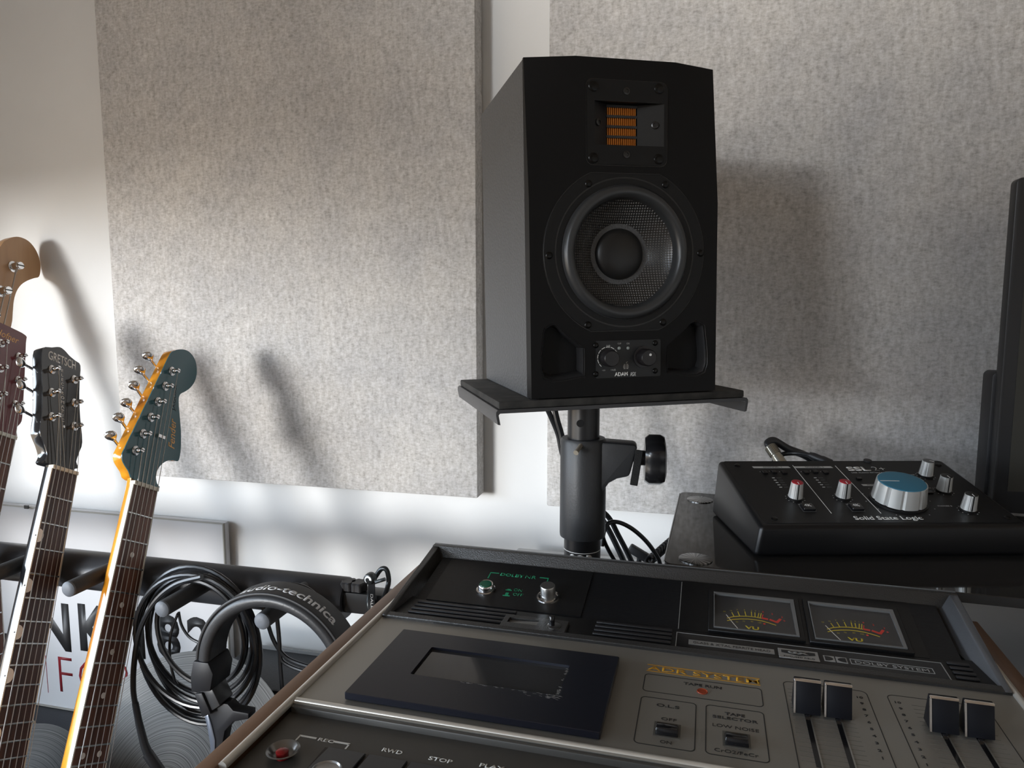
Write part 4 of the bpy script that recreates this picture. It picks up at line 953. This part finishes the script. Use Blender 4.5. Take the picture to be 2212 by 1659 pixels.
def guitar(name, label, M, S_, wn, w12, neck_m, board_m, body_m, head_face_m, head_side_m, outline, hz, htilt, posts, buttons, bind, inlays, nfret=21, bottom=None, strings=6, head_t=.014, face_t=.0012, button_kind='round', neck_back=1., cat='guitar', fbt=.005):
    L0 = .40
    # where the body rests on the lower rail
    bl = -.85
    g = thing(name, label, cat, M, base=(0, bl, -.02), group='guitars standing in the rack')
    wd = lambda y: wn + (w12 - wn) * (-y) / (S_ / 2)
    # fretboard and neck
    y0, y1 = -.0005, -fretpos(S_, nfret) - .012
    bd = .0016 if bind else 0
    MB().hexa([(-wd(y1) / 2 + bd, y1, -fbt), (wd(y1) / 2 - bd, y1, -fbt), (wd(y0) / 2 - bd, y0, -fbt), (-wd(y0) / 2 + bd, y0, -fbt),
               (-wd(y1) / 2 + bd, y1, 0), (wd(y1) / 2 - bd, y1, 0), (wd(y0) / 2 - bd, y0, 0), (-wd(y0) / 2 + bd, y0, 0)]).build('fretboard', board_m, g)
    if bind:
        for s_ in (-1, 1):
            MB().hexa([(s_ * wd(y1) / 2, y1, -fbt - .0002), (s_ * (wd(y1) / 2 - bd), y1, -fbt - .0002), (s_ * (wd(y0) / 2 - bd), y0, -fbt - .0002), (s_ * wd(y0) / 2, y0, -fbt - .0002),
                       (s_ * wd(y1) / 2, y1, .0001), (s_ * (wd(y1) / 2 - bd), y1, .0001), (s_ * (wd(y0) / 2 - bd), y0, .0001), (s_ * wd(y0) / 2, y0, .0001)]).build('binding', cream, g)
    secs = []
    for y in (.012, -.003, -.02, -.08, -.16, -.24, -.32, -L0):
        w_ = wd(min(y, 0)) / 2 * (1.0 if y < 0 else 1.0); dp = (.0155 + .0045 * min(1, -y / .3) if y < 0 else .013) * neck_back
        zt = -fbt if y <= -.003 else -.0062
        secs.append([(w_ * math.cos(PI * k / 10), y, zt - dp * abs(math.sin(PI * k / 10)) ** .75) for k in range(11)])
    MB().sweep(secs, True, True).build('neck', neck_m, g, smooth=50)
    MB().box(-wn / 2, wn / 2, -.0005, .0045, -.006, .0022).bevel(.0006, 1).build('nut', bone, g)
    for n_ in range(1, nfret + 1):
        y = -fretpos(S_, n_); w_ = wd(y) / 2 - bd * .4
        MB().box(-w_, w_, y - .0011, y + .0011, -.0003, .0011).bevel(.0005, 1).build('fret', fret_m, g)
    for n_ in (3, 5, 7, 9, 12, 15, 17, 19):
        y = -(fretpos(S_, n_) + fretpos(S_, n_ - 1)) / 2
        if inlays == 'dots':
            for x in ((0,) if n_ != 12 else (-.0115, .0115)): MB().cyl(.0032, -.0002, .00025, 20).build('inlay_dot', pearl, g, T(x, y, 0))
        elif inlays == 'thumb':
            r_ = .0082; xe = -wd(y) / 2 + bd
            MB().prism([(xe, y - r_)] + [(xe + r_ * .95 * math.sin(t), y - r_ * math.cos(t)) for t in [PI * k / 12 for k in range(1, 12)]] + [(xe, y + r_)], -.0002, .00025).build('inlay_marker', pearl, g)
            MB().cyl(.0009, 0, .0003, 10).build('side_dot', black_matte, g, T(-wd(y) / 2 - .0001, y, -.0022) @ Ry(-PI / 2))
    # headstock traced on its own plane
    HM = T(0, .0, hz) @ Rx(-htilt); HW_ = M @ HM
    pts = [hit(HW_, *z1p(*p)) if isinstance(p, tuple) and len(p) == 2 else V(p[:2] + (0,)) for p in outline]
    pl = [(p.x, p.y) for p in pts]
    pl = [(p.x, p.y) for p in smooth_path([(x, y, 0) for x, y in pl], 3, True)]
    hd = MB().prism(pl, -head_t, -face_t).bevel(.0012, 2, .9).build('headstock', head_side_m, g, HM)
    MB().prism(pl, -face_t, 0).build('headstock_face', head_face_m, hd)
    npost = len(posts); pp = []
    for i, (pz, bz_) in enumerate(zip(posts, buttons)):
        P = hit(HW_, *z1p(*pz)) if len(pz) == 2 else V((pz[0], pz[1], 0)); pp.append(P)
        po = MB().lathe([(.0060, 0), (.0060, .0010), (.0048, .0020), (.0034, .0024), (.0034, .0060), (.0024, .0075), (.0024, .0085), (.0031, .0092), (.0031, .0110), (.0025, .0117), (0, .0117)] if cat == 'guitar' else [(.0090, 0), (.0090, .0014), (.0070, .0020), (.0062, .0022), (.0062, .0120), (.0050, .0130), (.0058, .0140), (.0058, .0155), (0, .0160)], 20).build('tuner_post', chrome, hd, T(P.x, P.y, 0))
        MB().box(-.0030, .0030, -.0005, .0005, .0108, .0118).build('post_slot', black_gloss, po) if cat == 'guitar' else MB().box(-.0058, .0058, -.0009, .0009, .0152, .0163).build('post_slot', black_gloss, po)
        if bz_ is None: continue
        Bq = hit(HW_, *z1p(*bz_), 2, -head_t - .004) if len(bz_) == 2 else V((bz_[0], bz_[1], -head_t - .004))
        d = (Bq - V((P.x, P.y, -head_t - .004))); dn = d.normalized(); rot = V((0, 0, 1)).rotation_difference(dn).to_matrix().to_4x4()
        tm = MB().box(-.0065, .0065, -.0085, .0085, -head_t - .0085, -head_t - .0003).bevel(.0012, 2).build('tuner_housing', chrome, hd, T(P.x, P.y, 0) @ Rz(math.atan2(dn.y, dn.x)))
        MB().tube([V((P.x, P.y, -head_t - .004)) + dn * .004, Bq], .0017, 10).build('tuner_shaft', chrome, hd)
        bm_ = MB()
        sc_ = 1.0 if cat == 'guitar' else 1.5
        prof = [(.0020, -.003), (.0034, -.001), (.0064, .0030), (.0070, .0065), (.0058, .0100), (.0030, .0118), (0, .0122)]
        bm_.lathe([(r * sc_, z * sc_) for r, z in prof], 24)
        for v in bm_.bm.verts: v.co.x *= .52
        bm_.build('tuner_button', chrome, hd, T(Bq.x, Bq.y, Bq.z) @ rot @ Rz(PI / 2 if button_kind == 'flat' else 0))
    # strings
    NS = strings; yb = -S_ * .985
    for i in range(NS):
        xn = -wn / 2 + .0038 + (wn - .0076) * i / (NS - 1); xb = -.026 + .052 * i / (NS - 1) if NS > 4 else -.029 + .058 * i / (NS - 1)
        P = pp[min(string_order(npost, NS)[i], npost - 1)]
        e_ = HM @ V((P.x + (-.0022 if P.x > xn else .0022), P.y - .001, .0080 if cat == 'guitar' else .010))
        MB().tube([(xb, yb, .012), (xn, .002, .0026), e_], (.00060, .00054, .00048, .0004, .0004, .0004)[i] if NS > 4 else .0010, 6).build('string', string_m, g)
    # body
    bt = smooth_path([(x, y, 0) for x, y in BODY], 5, True)
    bo = MB().prism([(p.x, p.y) for p in bt], -.047, -.004).bevel(.004, 2, .9).build('body', body_m, g)
    MB().prism([(p.x * .72 + .01, (p.y + .6) * .66 - .62) for p in bt], -.004, -.0025).build('pickguard', cream, bo)
    MB().box(-.042, .042, yb - .012, yb + .012, -.004, .010).bevel(.002).build('bridge', chrome, bo)
    for y in (-.46, -.54): MB().box(-.042, .042, y - .012, y + .012, -.004, .004).bevel(.003).build('pickup', black_soft, bo)
    return g, pp, HM, hd
def string_order(npost, NS):
    return ORDER
amber = amber_material()
teal = mat('teal_lacquer', (.018, .090, .112), .2, coat=.5)
# --- teal headstock guitar
o_j = [(775, 1490), (745, 1440), (712, 1385), (706, 1345), (722, 1305), (790, 1165), (855, 1030), (925, 885), (985, 762), (1010, 742), (1040, 735), (1080, 741), (1112, 768), (1133, 812), (1138, 870), (1126, 920), (1100, 957), (1068, 980), (1045, 992), (1034, 1015), (1034, 1065), (1040, 1130), (1046, 1210), (1046, 1290), (1041, 1345), (1030, 1380), (1000, 1377), (965, 1380), (932, 1402), (910, 1435), (902, 1470), (908, 1510), (918, 1535)]
ORDER = [5, 4, 3, 2, 1, 0]
jag, ppj, HMj, hdj = guitar('electric_guitar', 'electric guitar with teal six-in-line headstock and amber neck edge', JAG, .6096, .042, .051, amber, rosewood, teal, teal, amber, o_j, -.0045, 0,
    [(993, 862), (955, 948), (913, 1038), (872, 1128), (827, 1223), (783, 1320)], [(868, 792), (822, 872), (788, 962), (745, 1062), (700, 1148), (655, 1252)], True, 'dots', button_kind='flat', fbt=.0034)
HJ = JAG @ HMj
def htext(s, root, HW_, HM, a, b, h, m, **k):
    """lettering laid between two photo points on the headstock plane"""
    A_, B_ = hit(HW_, *z1p(*a)), hit(HW_, *z1p(*b)); d = B_ - A_; mid = (A_ + B_) / 2
    return text(s, root, T(mid.x, mid.y, .00003) @ Rz(math.atan2(d.y, d.x)), m, d.length, h, **k)
gold = mat('gold_print', (.70, .36, .10), .4); dark_print = mat('dark_print', (.006, .014, .018), .5)
htext('Fender', hdj, HJ, HMj, (990, 1310), (1000, 1135), .0115, gold, shear=.35, bold=.01)
htext('JAGUAR', hdj, HJ, HMj, (1005, 1090), (1018, 940), .0062, dark_print, bold=.01)
mb = MB(); P = hit(HJ, *z1p(922, 1240)); MB().box(-.006, .006, -.002, .002, 0, .004).build('string_tree', chrome, hdj, T(P.x, P.y, 0))
# --- black headstock guitar
blk_lac = mat('black_lacquer', (.010, .011, .013), .16, coat=.6)
o_g = [(270, 1392), (274, 1345), (258, 1285), (234, 1225), (232, 1190), (243, 1090), (246, 960), (242, 830), (248, 730), (300, 724), (345, 722), (375, 742), (402, 772), (435, 800), (465, 828), (461, 920), (459, 1020), (464, 1130), (476, 1272), (456, 1335), (441, 1385), (442, 1425)]
ORDER = [2, 1, 0, 3, 4, 5]
gre, ppg, HMg, hdg = guitar('electric_guitar', 'electric guitar with black three-a-side headstock and white bound fretboard', GRE, .625, .043, .052, blk_lac, ebony, blk_lac, blk_lac, blk_lac, o_g, -.003, math.radians(8),
    [(300, 852), (300, 985), (300, 1125), (430, 910), (430, 1045), (430, 1180)], [(140, 822), (143, 952), (135, 1092), None, None, None], True, 'thumb', neck_back=.95)
HG = GRE @ HMg; silver_print = mat('silver_print', (.75, .75, .73), .4)
htext('GRETSCH', hdg, HG, HMg, (280, 765), (437, 830), .0125, silver_print, bold=.01)
for k, c in enumerate('ELECTROMATIC'):
    P = hit(HG, *z1p(360 + .3 * k, 858 + 26 * k)); text(c, hdg, T(P.x, P.y, .00003), silver_print, None, .0040, stretch=1.3)
P = hit(HG, *z1p(370, 1182)); MB().lathe([(.0022, 0), (.0018, .0008), (0, .001)], 14).build('truss_cover_screw', chrome, hdg, T(P.x, P.y, 0))
# --- burgundy headstock guitar, further along the rack
def shifted(M0, u, v, ds):
    """slide a guitar frame along the rack by ds and along its own neck so that the nut's right end falls on a photo point"""
    ex = ROOM.to_3x3() @ V((1, 0, 0)); Mn = Mx.Translation(ex * ds) @ M0
    # plane of the guitar (local Z): slide in X/Y
    p = hit(Mn, u, v, 2, 0); return Mn @ T(p.x - .0215, p.y, 0)
HOF = shifted(GRE, *z1p(92, 1258), -.105)
burg = mat('burgundy_lacquer', (.12, .018, .024), .2, coat=.5)
o_h = [(88, 1250), (95, 1190), (125, 1150), (133, 1060), (142, 900), (150, 700), (149, 655), (70, 612), (0, 580), (-80, 550), (-110, 600), (-112, 760), (-115, 900), (-118, 1040), (-100, 1110), (-70, 1150), (-55, 1240)]
ORDER = [2, 1, 0, 3, 4, 5]
hof, pph, HMh, hdh = guitar('electric_guitar', 'electric guitar with burgundy headstock beside the black headstock', HOF, .625, .043, .052, mat('brown_neck', (.12, .06, .03), .3), rosewood, burg, burg, burg, o_h, -.003, math.radians(8),
    [(5, 700), (0, 845), (-5, 1000), (110, 778), (106, 915), (92, 1055)], [None] * 6, False, 'dots')
htext('Hofner', hdh, HOF @ HMh, HMh, (-25, 625), (108, 688), .0105, gold, shear=.3)
# --- maple headstock bass, nearest the wall end
maple = mat('maple_wood', (.50, .30, .155), .35, col2=(.40, .22, .11), nscale=12, stretch=(3, .3, 1), coat=.3)
_l = GRE.translation.copy(); BASS = shifted(Mx.Translation(_l) @ Mx.Rotation(.30, 4, 'X') @ Mx.Translation(-_l) @ GRE, *z1p(-60, 1010), -.225)   # stands more upright, behind the bar
o_b = [(65, 600), (74, 520), (80, 455), (95, 402), (122, 362), (160, 337), (200, 323), (226, 314), (235, 265), (226, 205), (202, 152), (166, 110), (122, 88), (82, 85), (42, 100), (10, 128), (-50, 240), (-110, 370), (-170, 510), (-225, 640), (-240, 720), (-215, 800), (-175, 880), (-150, 1000), (-62, 1010), (-40, 900), (10, 760)]
ORDER = [3, 2, 1, 0]
bas, ppb, HMb, hdb = guitar('bass_guitar', 'bass guitar with natural maple headstock leaning highest against the wall', BASS, .86, .041, .055, maple, rosewood, mat('cream_body', (.6, .55, .42), .25), maple, maple, o_b, -.0045, 0,
    [(75, 258), (5, 400), (-65, 542), (-135, 684)], [(-80, 190), (-150, 330), (-220, 475), (-290, 615)], False, 'dots', strings=4, cat='bass guitar', nfret=20)

# ================================================================== poster, cases and amplifier behind the rack
PYW = WALL_Y - .016
tr, br = RP(485, 1130, PYW), RP(482, 1540, PYW); tl = RP(-95, 1089, PYW); bl_ = RP(80, 1520, PYW)
ph = tr.z - bl_.z
po = thing('framed_poster', 'white poster with black and red lettering in a thin frame against the wall', 'poster', ROOM @ T((tl.x + tr.x) / 2, PYW, bl_.z))
OFF[po.name] = T(-(tl.x + tr.x) / 2, -PYW, -bl_.z)
MB().box(tl.x, tr.x, PYW, PYW + .010, bl_.z, tr.z).build('print', mat('poster_paper', (.52, .52, .53), .35), po)
fm = mat('thin_frame', (.30, .29, .26), .4)
for x0, x1, z0, z1 in ((tl.x, tr.x, tr.z - .0014, tr.z), (tr.x - .0018, tr.x, bl_.z, tr.z - .0014), (tl.x, tr.x - .0018, bl_.z, bl_.z + .0014)): MB().box(x0, x1, PYW - .004, PYW + .0005, z0, z1).build('frame_strip', fm, po)
clp = RP(65, 1099, PYW); MB().box(clp.x - .004, clp.x + .004, PYW - .008, PYW - .005, tr.z - .002, tr.z + .004).build('frame_clip', mat('clip_metal', (.12, .12, .12), .3, .8), po)
pk = mat('poster_black', (.016, .016, .017), .5); prd = mat('poster_red', (.20, .010, .016), .5)
def ptext(s, u0, u1, v0, v1, m, vm=None, **k):
    a, b = RP(u0, v0, PYW), RP(u1, v1, PYW); um = (u0 + u1) / 2
    text(s, po, T((a.x + b.x) / 2, PYW - .0001, (a.z + b.z) / 2) @ RX90, m, b.x - a.x, a.z - b.z, **k)
ptext('B', -128, -62, 1281, 1385, pk, bold=.03); ptext('L', -45, 17, 1286, 1387, pk, bold=.03); ptext('I', 38, 56, 1291, 1395, pk, bold=.03)
ptext('N', 76, 155, 1296, 1409, pk, bold=.03); ptext('K', 167, 245, 1303, 1415, pk, bold=.03); ptext('1', 285, 315, 1318, 1424, pk, bold=.03)
ptext('8', 336, 392, 1324, 1428, pk, bold=.035); ptext('2', 402, 462, 1330, 1432, pk, bold=.035)
for s_, u0, u1, dv in (('C', -105, -45, -20), ('A', -38, 18, -14), ('L', 36, 75, -8), ('I', 99, 104, 0), ('F', 125, 160, 2), ('O', 168, 232, 8), ('R', 248, 288, 14), ('N', 302, 352, 19), ('I', 368, 373, 24), ('A', 385, 440, 30)):
    ptext(s_, u0, u1, 1416 + dv, 1496 + dv, prd, bold=-.018 if s_ != 'I' else 0)
# black equipment case under the poster
ct = bl_.z - .0005
cs = thing('equipment_case', 'black equipment case standing under the white poster', 'case', ROOM @ T(-1.35, WALL_Y - .1, 0)); OFF[cs.name] = T(1.35, -(WALL_Y - .1), 0)
MB().box(-1.34, -.90, WALL_Y - .10, WALL_Y - .014, .008, ct).bevel(.006, 2).build('case_body', mat('navy_black_vinyl', (.010, .012, .017), .5, bump=.3, bscale=500), cs)
for x in (-1.29, -.95):
    for y in (.08, .04): MB().cyl(.014, 0, .009, 16).build('foot', rubber, cs, T(x, WALL_Y - y, 0))
# amplifier right of it
amp_top = RP(575, 1400, WALL_Y - .02); ax0 = RP(478, 1430, WALL_Y - .09).x; af = RP(600, 1452, 0, ) if False else None
yfr = None
lo, hi = WALL_Y - .35, WALL_Y - .03
for _ in range(40):
    m_ = (lo + hi) / 2; z_ = RP(640, 1453, m_).z
    if z_ < amp_top.z: lo = m_
    else: hi = m_
yfr = max((lo + hi) / 2, WALL_Y - .13)
am = thing('guitar_amplifier', 'black guitar amplifier with grey grille standing on the floor behind the headphones', 'amplifier', ROOM @ T(ax0 + .18, WALL_Y - .06, 0)); OFF[am.name] = T(-(ax0 + .18), -(WALL_Y - .06), 0)
MB().box(ax0, ax0 + .36, yfr, WALL_Y - .02, .01, amp_top.z).bevel(.004, 2).build('cabinet', mat('black_tolex', (.014, .015, .018), .55, bump=.4, bscale=450), am)
MB().box(ax0 + .004, ax0 + .356, WALL_Y - .0205, WALL_Y - .0185, amp_top.z - .02, amp_top.z + .004).build('rear_lip', mat('lip_grey', (.28, .28, .28), .5), am)
MB().box(ax0 + .02, ax0 + .34, yfr - .004, yfr + .001, .04, amp_top.z - .010).build('grille', mat('grille_cloth', (.085, .105, .115), .8, bump=.4, bscale=600), am)
for x in (.05, .31): MB().box(ax0 + x - .02, ax0 + x + .02, yfr + .01, WALL_Y - .03, 0, .011).build('foot', rubber, am)
# ================================================================== cymbals on stands
def cymbal(u, v, y, rpx, label, slabel, cym, sx_=0.):
    c = at(u, v, y); fwd = G3 @ (RC @ V((0, 1, 0))); depth = (c - CAM).dot(fwd); r = rpx / F * depth
    nrm = V((0, -math.cos(.60), math.sin(.60))); up = (V((0, 0, 1)) - nrm * nrm.z).normalized(); xr = up.cross(nrm)
    M = Mx(((xr.x, up.x, nrm.x, c.x), (xr.y, up.y, nrm.y, c.y), (xr.z, up.z, nrm.z, c.z), (0, 0, 0, 1)))
    cy = thing('cymbal', label, 'cymbal', M, group='cymbals behind the guitar rack')
    prof = [(.006, .024), (.020, .022), (.032, .015), (.040, .0125)] + [(.04 + (r - .04) * t / 10, .0125 * (1 - (t / 10) ** 1.25)) for t in range(1, 11)]
    full = prof + [(r - .0006, -.0012)] + [(a, z - .0014) for a, z in prof[::-1][1:]]
    MB().lathe(full, 96, None, False).build('cymbal_plate', cym, cy)
    sp = MB().lathe([(.003, -.03), (.003, .026), (.011, .026), (.011, .034), (.004, .036), (.004, .046), (0, .047)], 20).build('felt_and_nut', rubber, cy)
    b = c - nrm * .05 + V((sx_, 0, 0))
    sd = thing('cymbal_stand', slabel, 'stand', Mx.Translation(V((b.x, b.y, 0))), group='cymbal stands')
    MB().tube([c - nrm * .03 - V((b.x, b.y, 0)), V((0, 0, b.z)), V((0, 0, .12))], .008, 12).build('pole', steel, sd)
    for k in range(3):
        a = 2 * PI * k / 3 + .4; MB().tube([(0, 0, .16), (.06 * math.cos(a), .06 * math.sin(a), .008)], .006, 8).build('leg', steel, sd)
cymbal(360, 1714, .90, 292, 'large brushed metal cymbal behind the cable coil and headphones', 'steel stand under the large brushed cymbal', cymbal_material('brushed_cymbal', .42))
cymbal(28, 1772, .845, 190, 'small dull metal cymbal under the black headstock guitar neck', 'steel stand under the small dull cymbal', cymbal_material('dull_cymbal', .09), -.04)

# ================================================================== coiled cable on a peg
CY = RC_Y - .046
def ell(cx, cy, rx, ry, y, n=44, ph=0., wob=0., rot=0.):
    c = RP(cx, cy, y); ax = abs(RP(cx + rx, cy, y).x - RP(cx - rx, cy, y).x) / 2; az = abs(RP(cx, cy + ry, y).z - RP(cx, cy - ry, y).z) / 2
    out = []
    for k in range(n):
        t = 2 * PI * k / n; x, z = ax * math.cos(t), az * math.sin(t)
        out.append(V((c.x + x * math.cos(rot) - z * math.sin(rot), y + wob * math.sin(t + ph), c.z + x * math.sin(rot) + z * math.cos(rot))))
    return out
coil = thing('cable_coil', 'thick black instrument cable coiled up and hung on a rack peg', 'cable', ROOM @ T(RP(420, 1395, CY).x, CY, RP(420, 1395, CY).z))
OFF[coil.name] = (T(RP(420, 1395, CY).x, CY, RP(420, 1395, CY).z)).inverted()
cabm = mat('cable_jacket', (.012, .013, .015), .3, spec=.55)
loops = [(427, 1395, 131, 164, -.002, .0), (425, 1398, 127, 146, .008, .4), (420, 1386, 124, 140, -.012, 1.2), (430, 1374, 108, 128, .004, 2.2), (434, 1380, 112, 134, .014, .9), (432, 1368, 92, 114, -.008, 3.0), (436, 1400, 118, 150, .010, 4.), (434, 1364, 100, 114, .010, 5.)]
for cx, cy, rx, ry, dy, ph in loops:
    MB().tube(ell(cx, cy, rx, ry, CY + dy, 48, ph, .004, .06 * math.sin(ph * 2)), .0029, 8, closed=True).build('cable_loop', cabm, coil)
def pxpath(pts, y, n=6, ys=None):
    return smooth_path([RP(u, v, (ys[i] if ys else y)) for i, (u, v) in enumerate(pts)], n)
tail = [(436, 1246), (380, 1262), (335, 1300), (303, 1360), (290, 1430), (288, 1490), (294, 1530)]
MB().tube(pxpath(tail, CY - .022), .0031, 8).build('cable_tail', cabm, coil)
pk_ = [RP(u, v, CY - .022) for u, v in ((292, 1518), (300, 1560), (312, 1608), (322, 1632), (345, 1665), (356, 1690))]
MB().tube(pk_[:4], [.0036, .0040, .0046, .0052], 12).build('jack_boot', rubber, coil)
MB().tube([pk_[3] - (pk_[4] - pk_[3]) * .15, pk_[4], pk_[5]], [.0062, .0062, .0058], 14).build('jack_barrel', black_soft, coil)
g = [RP(u, v, CY - .02) for u, v in ((452, 1540), (456, 1560), (453, 1578))]
MB().tube([g[0], g[1]], .0042, 12).build('jack_barrel', black_soft, coil)
MB().tube([g[1], g[1].lerp(g[2], .5), g[1].lerp(g[2], .62), g[1].lerp(g[2], .8), g[2]], [.0030, .0030, .0020, .0029, .0008], 14).build('jack_tip', mat('gold_plug', (.62, .45, .22), .2, 1.), coil)
# thin inner drops
MB().tube(pxpath([(384, 1326), (369, 1370), (367, 1420), (376, 1465), (384, 1480)], CY + .002), .0016, 8).build('cable_end', cabm, coil)
MB().tube(pxpath([(386, 1322), (392, 1350), (408, 1375), (430, 1388), (452, 1392)], CY + .004), .0016, 8).build('cable_end', cabm, coil)

# ================================================================== headphones
HY = RC_Y - .089
hc = RP(604, 1447, HY); lft = RP(438, 1445, HY); tp_ = RP(604, 1276, HY)
HR = ((hc.x - lft.x) + (tp_.z - hc.z)) / 2
hp = thing('headphones', 'black over-ear headphones hung by the headband on a rack peg', 'headphones', ROOM @ T(hc.x, hc.y, hc.z))
OFF[hp.name] = Mx.Identity(4)
leather = mat('headband_leather', (.020, .021, .023), .38, bump=.15, bscale=400)
def arc(sec, a0, a1, n=40):
    """sweep a section given as (radius, y) pairs round the headband axis (local y), angle 0 = top, positive = right"""
    out = []
    for k in range(n + 1):
        a = a0 + (a1 - a0) * k / n; out.append([(r * math.sin(a), y, r * math.cos(a)) for r, y in sec])
    return out
A0, A1 = -1.47, 1.47
def rsec(r0, r1, y0, y1, c, n=4): return [(x, y) for x, y in rrect(r0, r1, y0, y1, c, n)]
MB().sweep(arc(rsec(HR - .0035, HR, -.0165, .0165, .0014), A0, A1)).build('headband_cover', mat('headband_black', (.012, .012, .013), .5), hp)
MB().sweep(arc(rsec(HR - .0165, HR - .003, -.0185, .0185, .0058, 6), A0, A1)).build('headband_cushion', leather, hp)
me = text_mesh('audio-technica', .118, .0125, bold=.022, ext=.0002)
for v in me.vertices:
    a = v.co.x / HR + .20; rr = HR + .0001 + v.co.z; v.co = V((rr * math.sin(a), v.co.y - .002, rr * math.cos(a)))
me.materials.append(mat('headband_print', (.55, .55, .55), .5)); link('lettering', me, hp)
def hpoly(pts): return [((RP(u, v, HY).x - hc.x), (RP(u, v, HY).z - hc.z)) for u, v in pts]
capm = mat('yoke_plastic', (.010, .010, .0115), .45, spec=.3)
for mirror in (1, -1):
    mir = Mx.Scale(mirror, 4, V((1, 0, 0)))
    def pr(name, pts, t, m):
        P_ = [(x * mirror, z) for x, z in hpoly(pts)]
        if mirror < 0: P_ = P_[::-1]
        return MB().prism(P_, -t, t, RX90).bevel(.0012, 2, .8).build(name, m, hp)
    pr('end_cap', [(440, 1412), (472, 1416), (482, 1440), (476, 1476), (436, 1478), (434, 1445)], .0175, capm)
    pr('slider', [(446, 1480), (472, 1474), (490, 1512), (462, 1530)], .012, mat('slider_grey', (.03, .031, .033), .3))
    pr('hinge_block', [(439, 1484), (455, 1482), (474, 1526), (456, 1534)], .015, capm)
    yk = pr('yoke', [(450, 1534), (486, 1512), (500, 1514), (512, 1528), (545, 1534), (545, 1546), (512, 1552), (494, 1572), (487, 1610), (484, 1665), (470, 1665), (474, 1610), (470, 1575), (462, 1552)], .007, capm)
    pr('yoke_strip', [(452, 1538), (460, 1534), (468, 1560), (475, 1590), (474, 1640), (466, 1660), (464, 1600), (458, 1565)], .0085, mat('strip_silver', (.14, .16, .20), .3, .6))
    cpx, cpz = hpoly([(590, 1625)])[0]
    CM = T(cpx * mirror, 0, cpz) @ Ry(PI / 2 * mirror) @ Rx(.0)
    cup = MB().lathe([(.0, -.012), (.030, -.012), (.038, -.006), (.040, .004), (.038, .008)], 40).build('ear_cup', capm, hp, CM)
    MB().lathe([(.022, .008), (.037, .008), (.0415, .013), (.0410, .019), (.036, .023), (.026, .022), (.022, .016), (.022, .008)], 40, None, False).build('ear_pad', leather, cup)
# headphone cable behind the band
hcb = thing('headphone_cable', 'thin black cable looped behind the headphones', 'cable', ROOM @ T(RP(605, 1400, RC_Y - .034).x, RC_Y - .034, RP(605, 1400, RC_Y - .034).z))
OFF[hcb.name] = (T(RP(605, 1400, RC_Y - .034).x, RC_Y - .034, RP(605, 1400, RC_Y - .034).z)).inverted()
for pts, r in (([(572, 1335), (570, 1300), (590, 1272), (625, 1262), (665, 1272), (700, 1305), (722, 1350), (732, 1400), (728, 1440), (700, 1446), (660, 1438), (618, 1420), (592, 1385), (578, 1345)], .0024),
               ([(598, 1330), (603, 1380), (606, 1440), (611, 1500), (616, 1560), (618, 1640)], .0025), ([(606, 1410), (612, 1430), (650, 1448), (700, 1456), (740, 1440)], .0021)):
    MB().tube(pxpath(pts, RC_Y - .034), r, 8).build('cable_run', cabm, hcb)

# ================================================================== cables round the speaker stand
def wpath(pts, ys, n=6):
    return smooth_path([at(u, v, y) for (u, v), y in zip(pts, ys)], n)
def loose(label, runs, name='speaker_cable'):
    p0 = runs[0][0][0]; o_ = V((p0.x, p0.y, DZ)); t = thing(name, label, 'cable', Mx.Translation(o_))
    for pts, r in runs: MB().tube([p - o_ for p in pts], r, 8).build('cable_run', cabm, t)
    return t
ys = lambda n, a, b: [a + (b - a) * k / (n - 1) for k in range(n)]
p1 = [(1178, 874), (1192, 905), (1206, 940), (1216, 985), (1240, 1040), (1285, 1090), (1315, 1118), (1335, 1155), (1356, 1195), (1372, 1230)]
loose('pair of black speaker cables running down behind the stand pole', [(wpath(p1, [.80] + ys(9, .80, .79)), .0031), (wpath([(1196, 872), (1203, 905), (1213, 940), (1222, 985), (1250, 1045), (1290, 1105), (1312, 1140), (1330, 1175), (1348, 1215), (1356, 1240)], ys(10, .795, .775)), .0033)])
loose('thin black cable arching beside the stand pole', [(wpath([(1298, 1135), (1304, 1165), (1318, 1195), (1336, 1225), (1344, 1250)], ys(5, .745, .75)), .0022),
      (wpath([(1300, 1180), (1304, 1150), (1315, 1130), (1335, 1128), (1362, 1140), (1390, 1163), (1412, 1190), (1425, 1215), (1430, 1250)], ys(9, .745, .77)), .0024)], 'thin_cable')
hx_ = []
for k in range(160):
    t = k / 159; u = 1402 + 48 * t; v = 1212 - 42 * t + 0
    c = at(u, v, (.80 + .02 * t)); a = 2 * PI * 9 * t
    hx_.append(c + V((.0045 * math.cos(a), .0045 * math.sin(a), .0045 * math.sin(a + .6))))
h0 = V((hx_[0].x, hx_[0].y, hx_[0].z)); sc_ = thing('spiral_cord', 'black spiral cord behind the corner of the glass shelf', 'cord', Mx.Translation(h0))
MB().tube([p - h0 for p in hx_], .0019, 8).build('spiral', cabm, sc_)
dn = at(1400, 1214, .80)
MB().tube(smooth_path([hx_[0] - h0, dn - h0 + V((-.01, 0, -.03)), V((-.01, 0, DZ - h0.z + .003))], 6), .0019, 8).build('cord_end', cabm, sc_)
ad = at(1382, 1196, .818)
adp = thing('cable_adapter', 'small black cable adapter lying behind the cassette deck', 'adapter', Mx.Translation(V((ad.x, ad.y, DZ))))
MB().box(-.014, .014, -.005, .005, -.005, .005, T(0, 0, ad.z - DZ) @ Ry(.5)).bevel(.002).build('plug_body', black_soft, adp)
MB().tube([(.0, 0, ad.z - DZ), (-.002, .002, (ad.z - DZ) * .5), (0, 0, .003)], .003, 8).build('cable_end', cabm, adp)
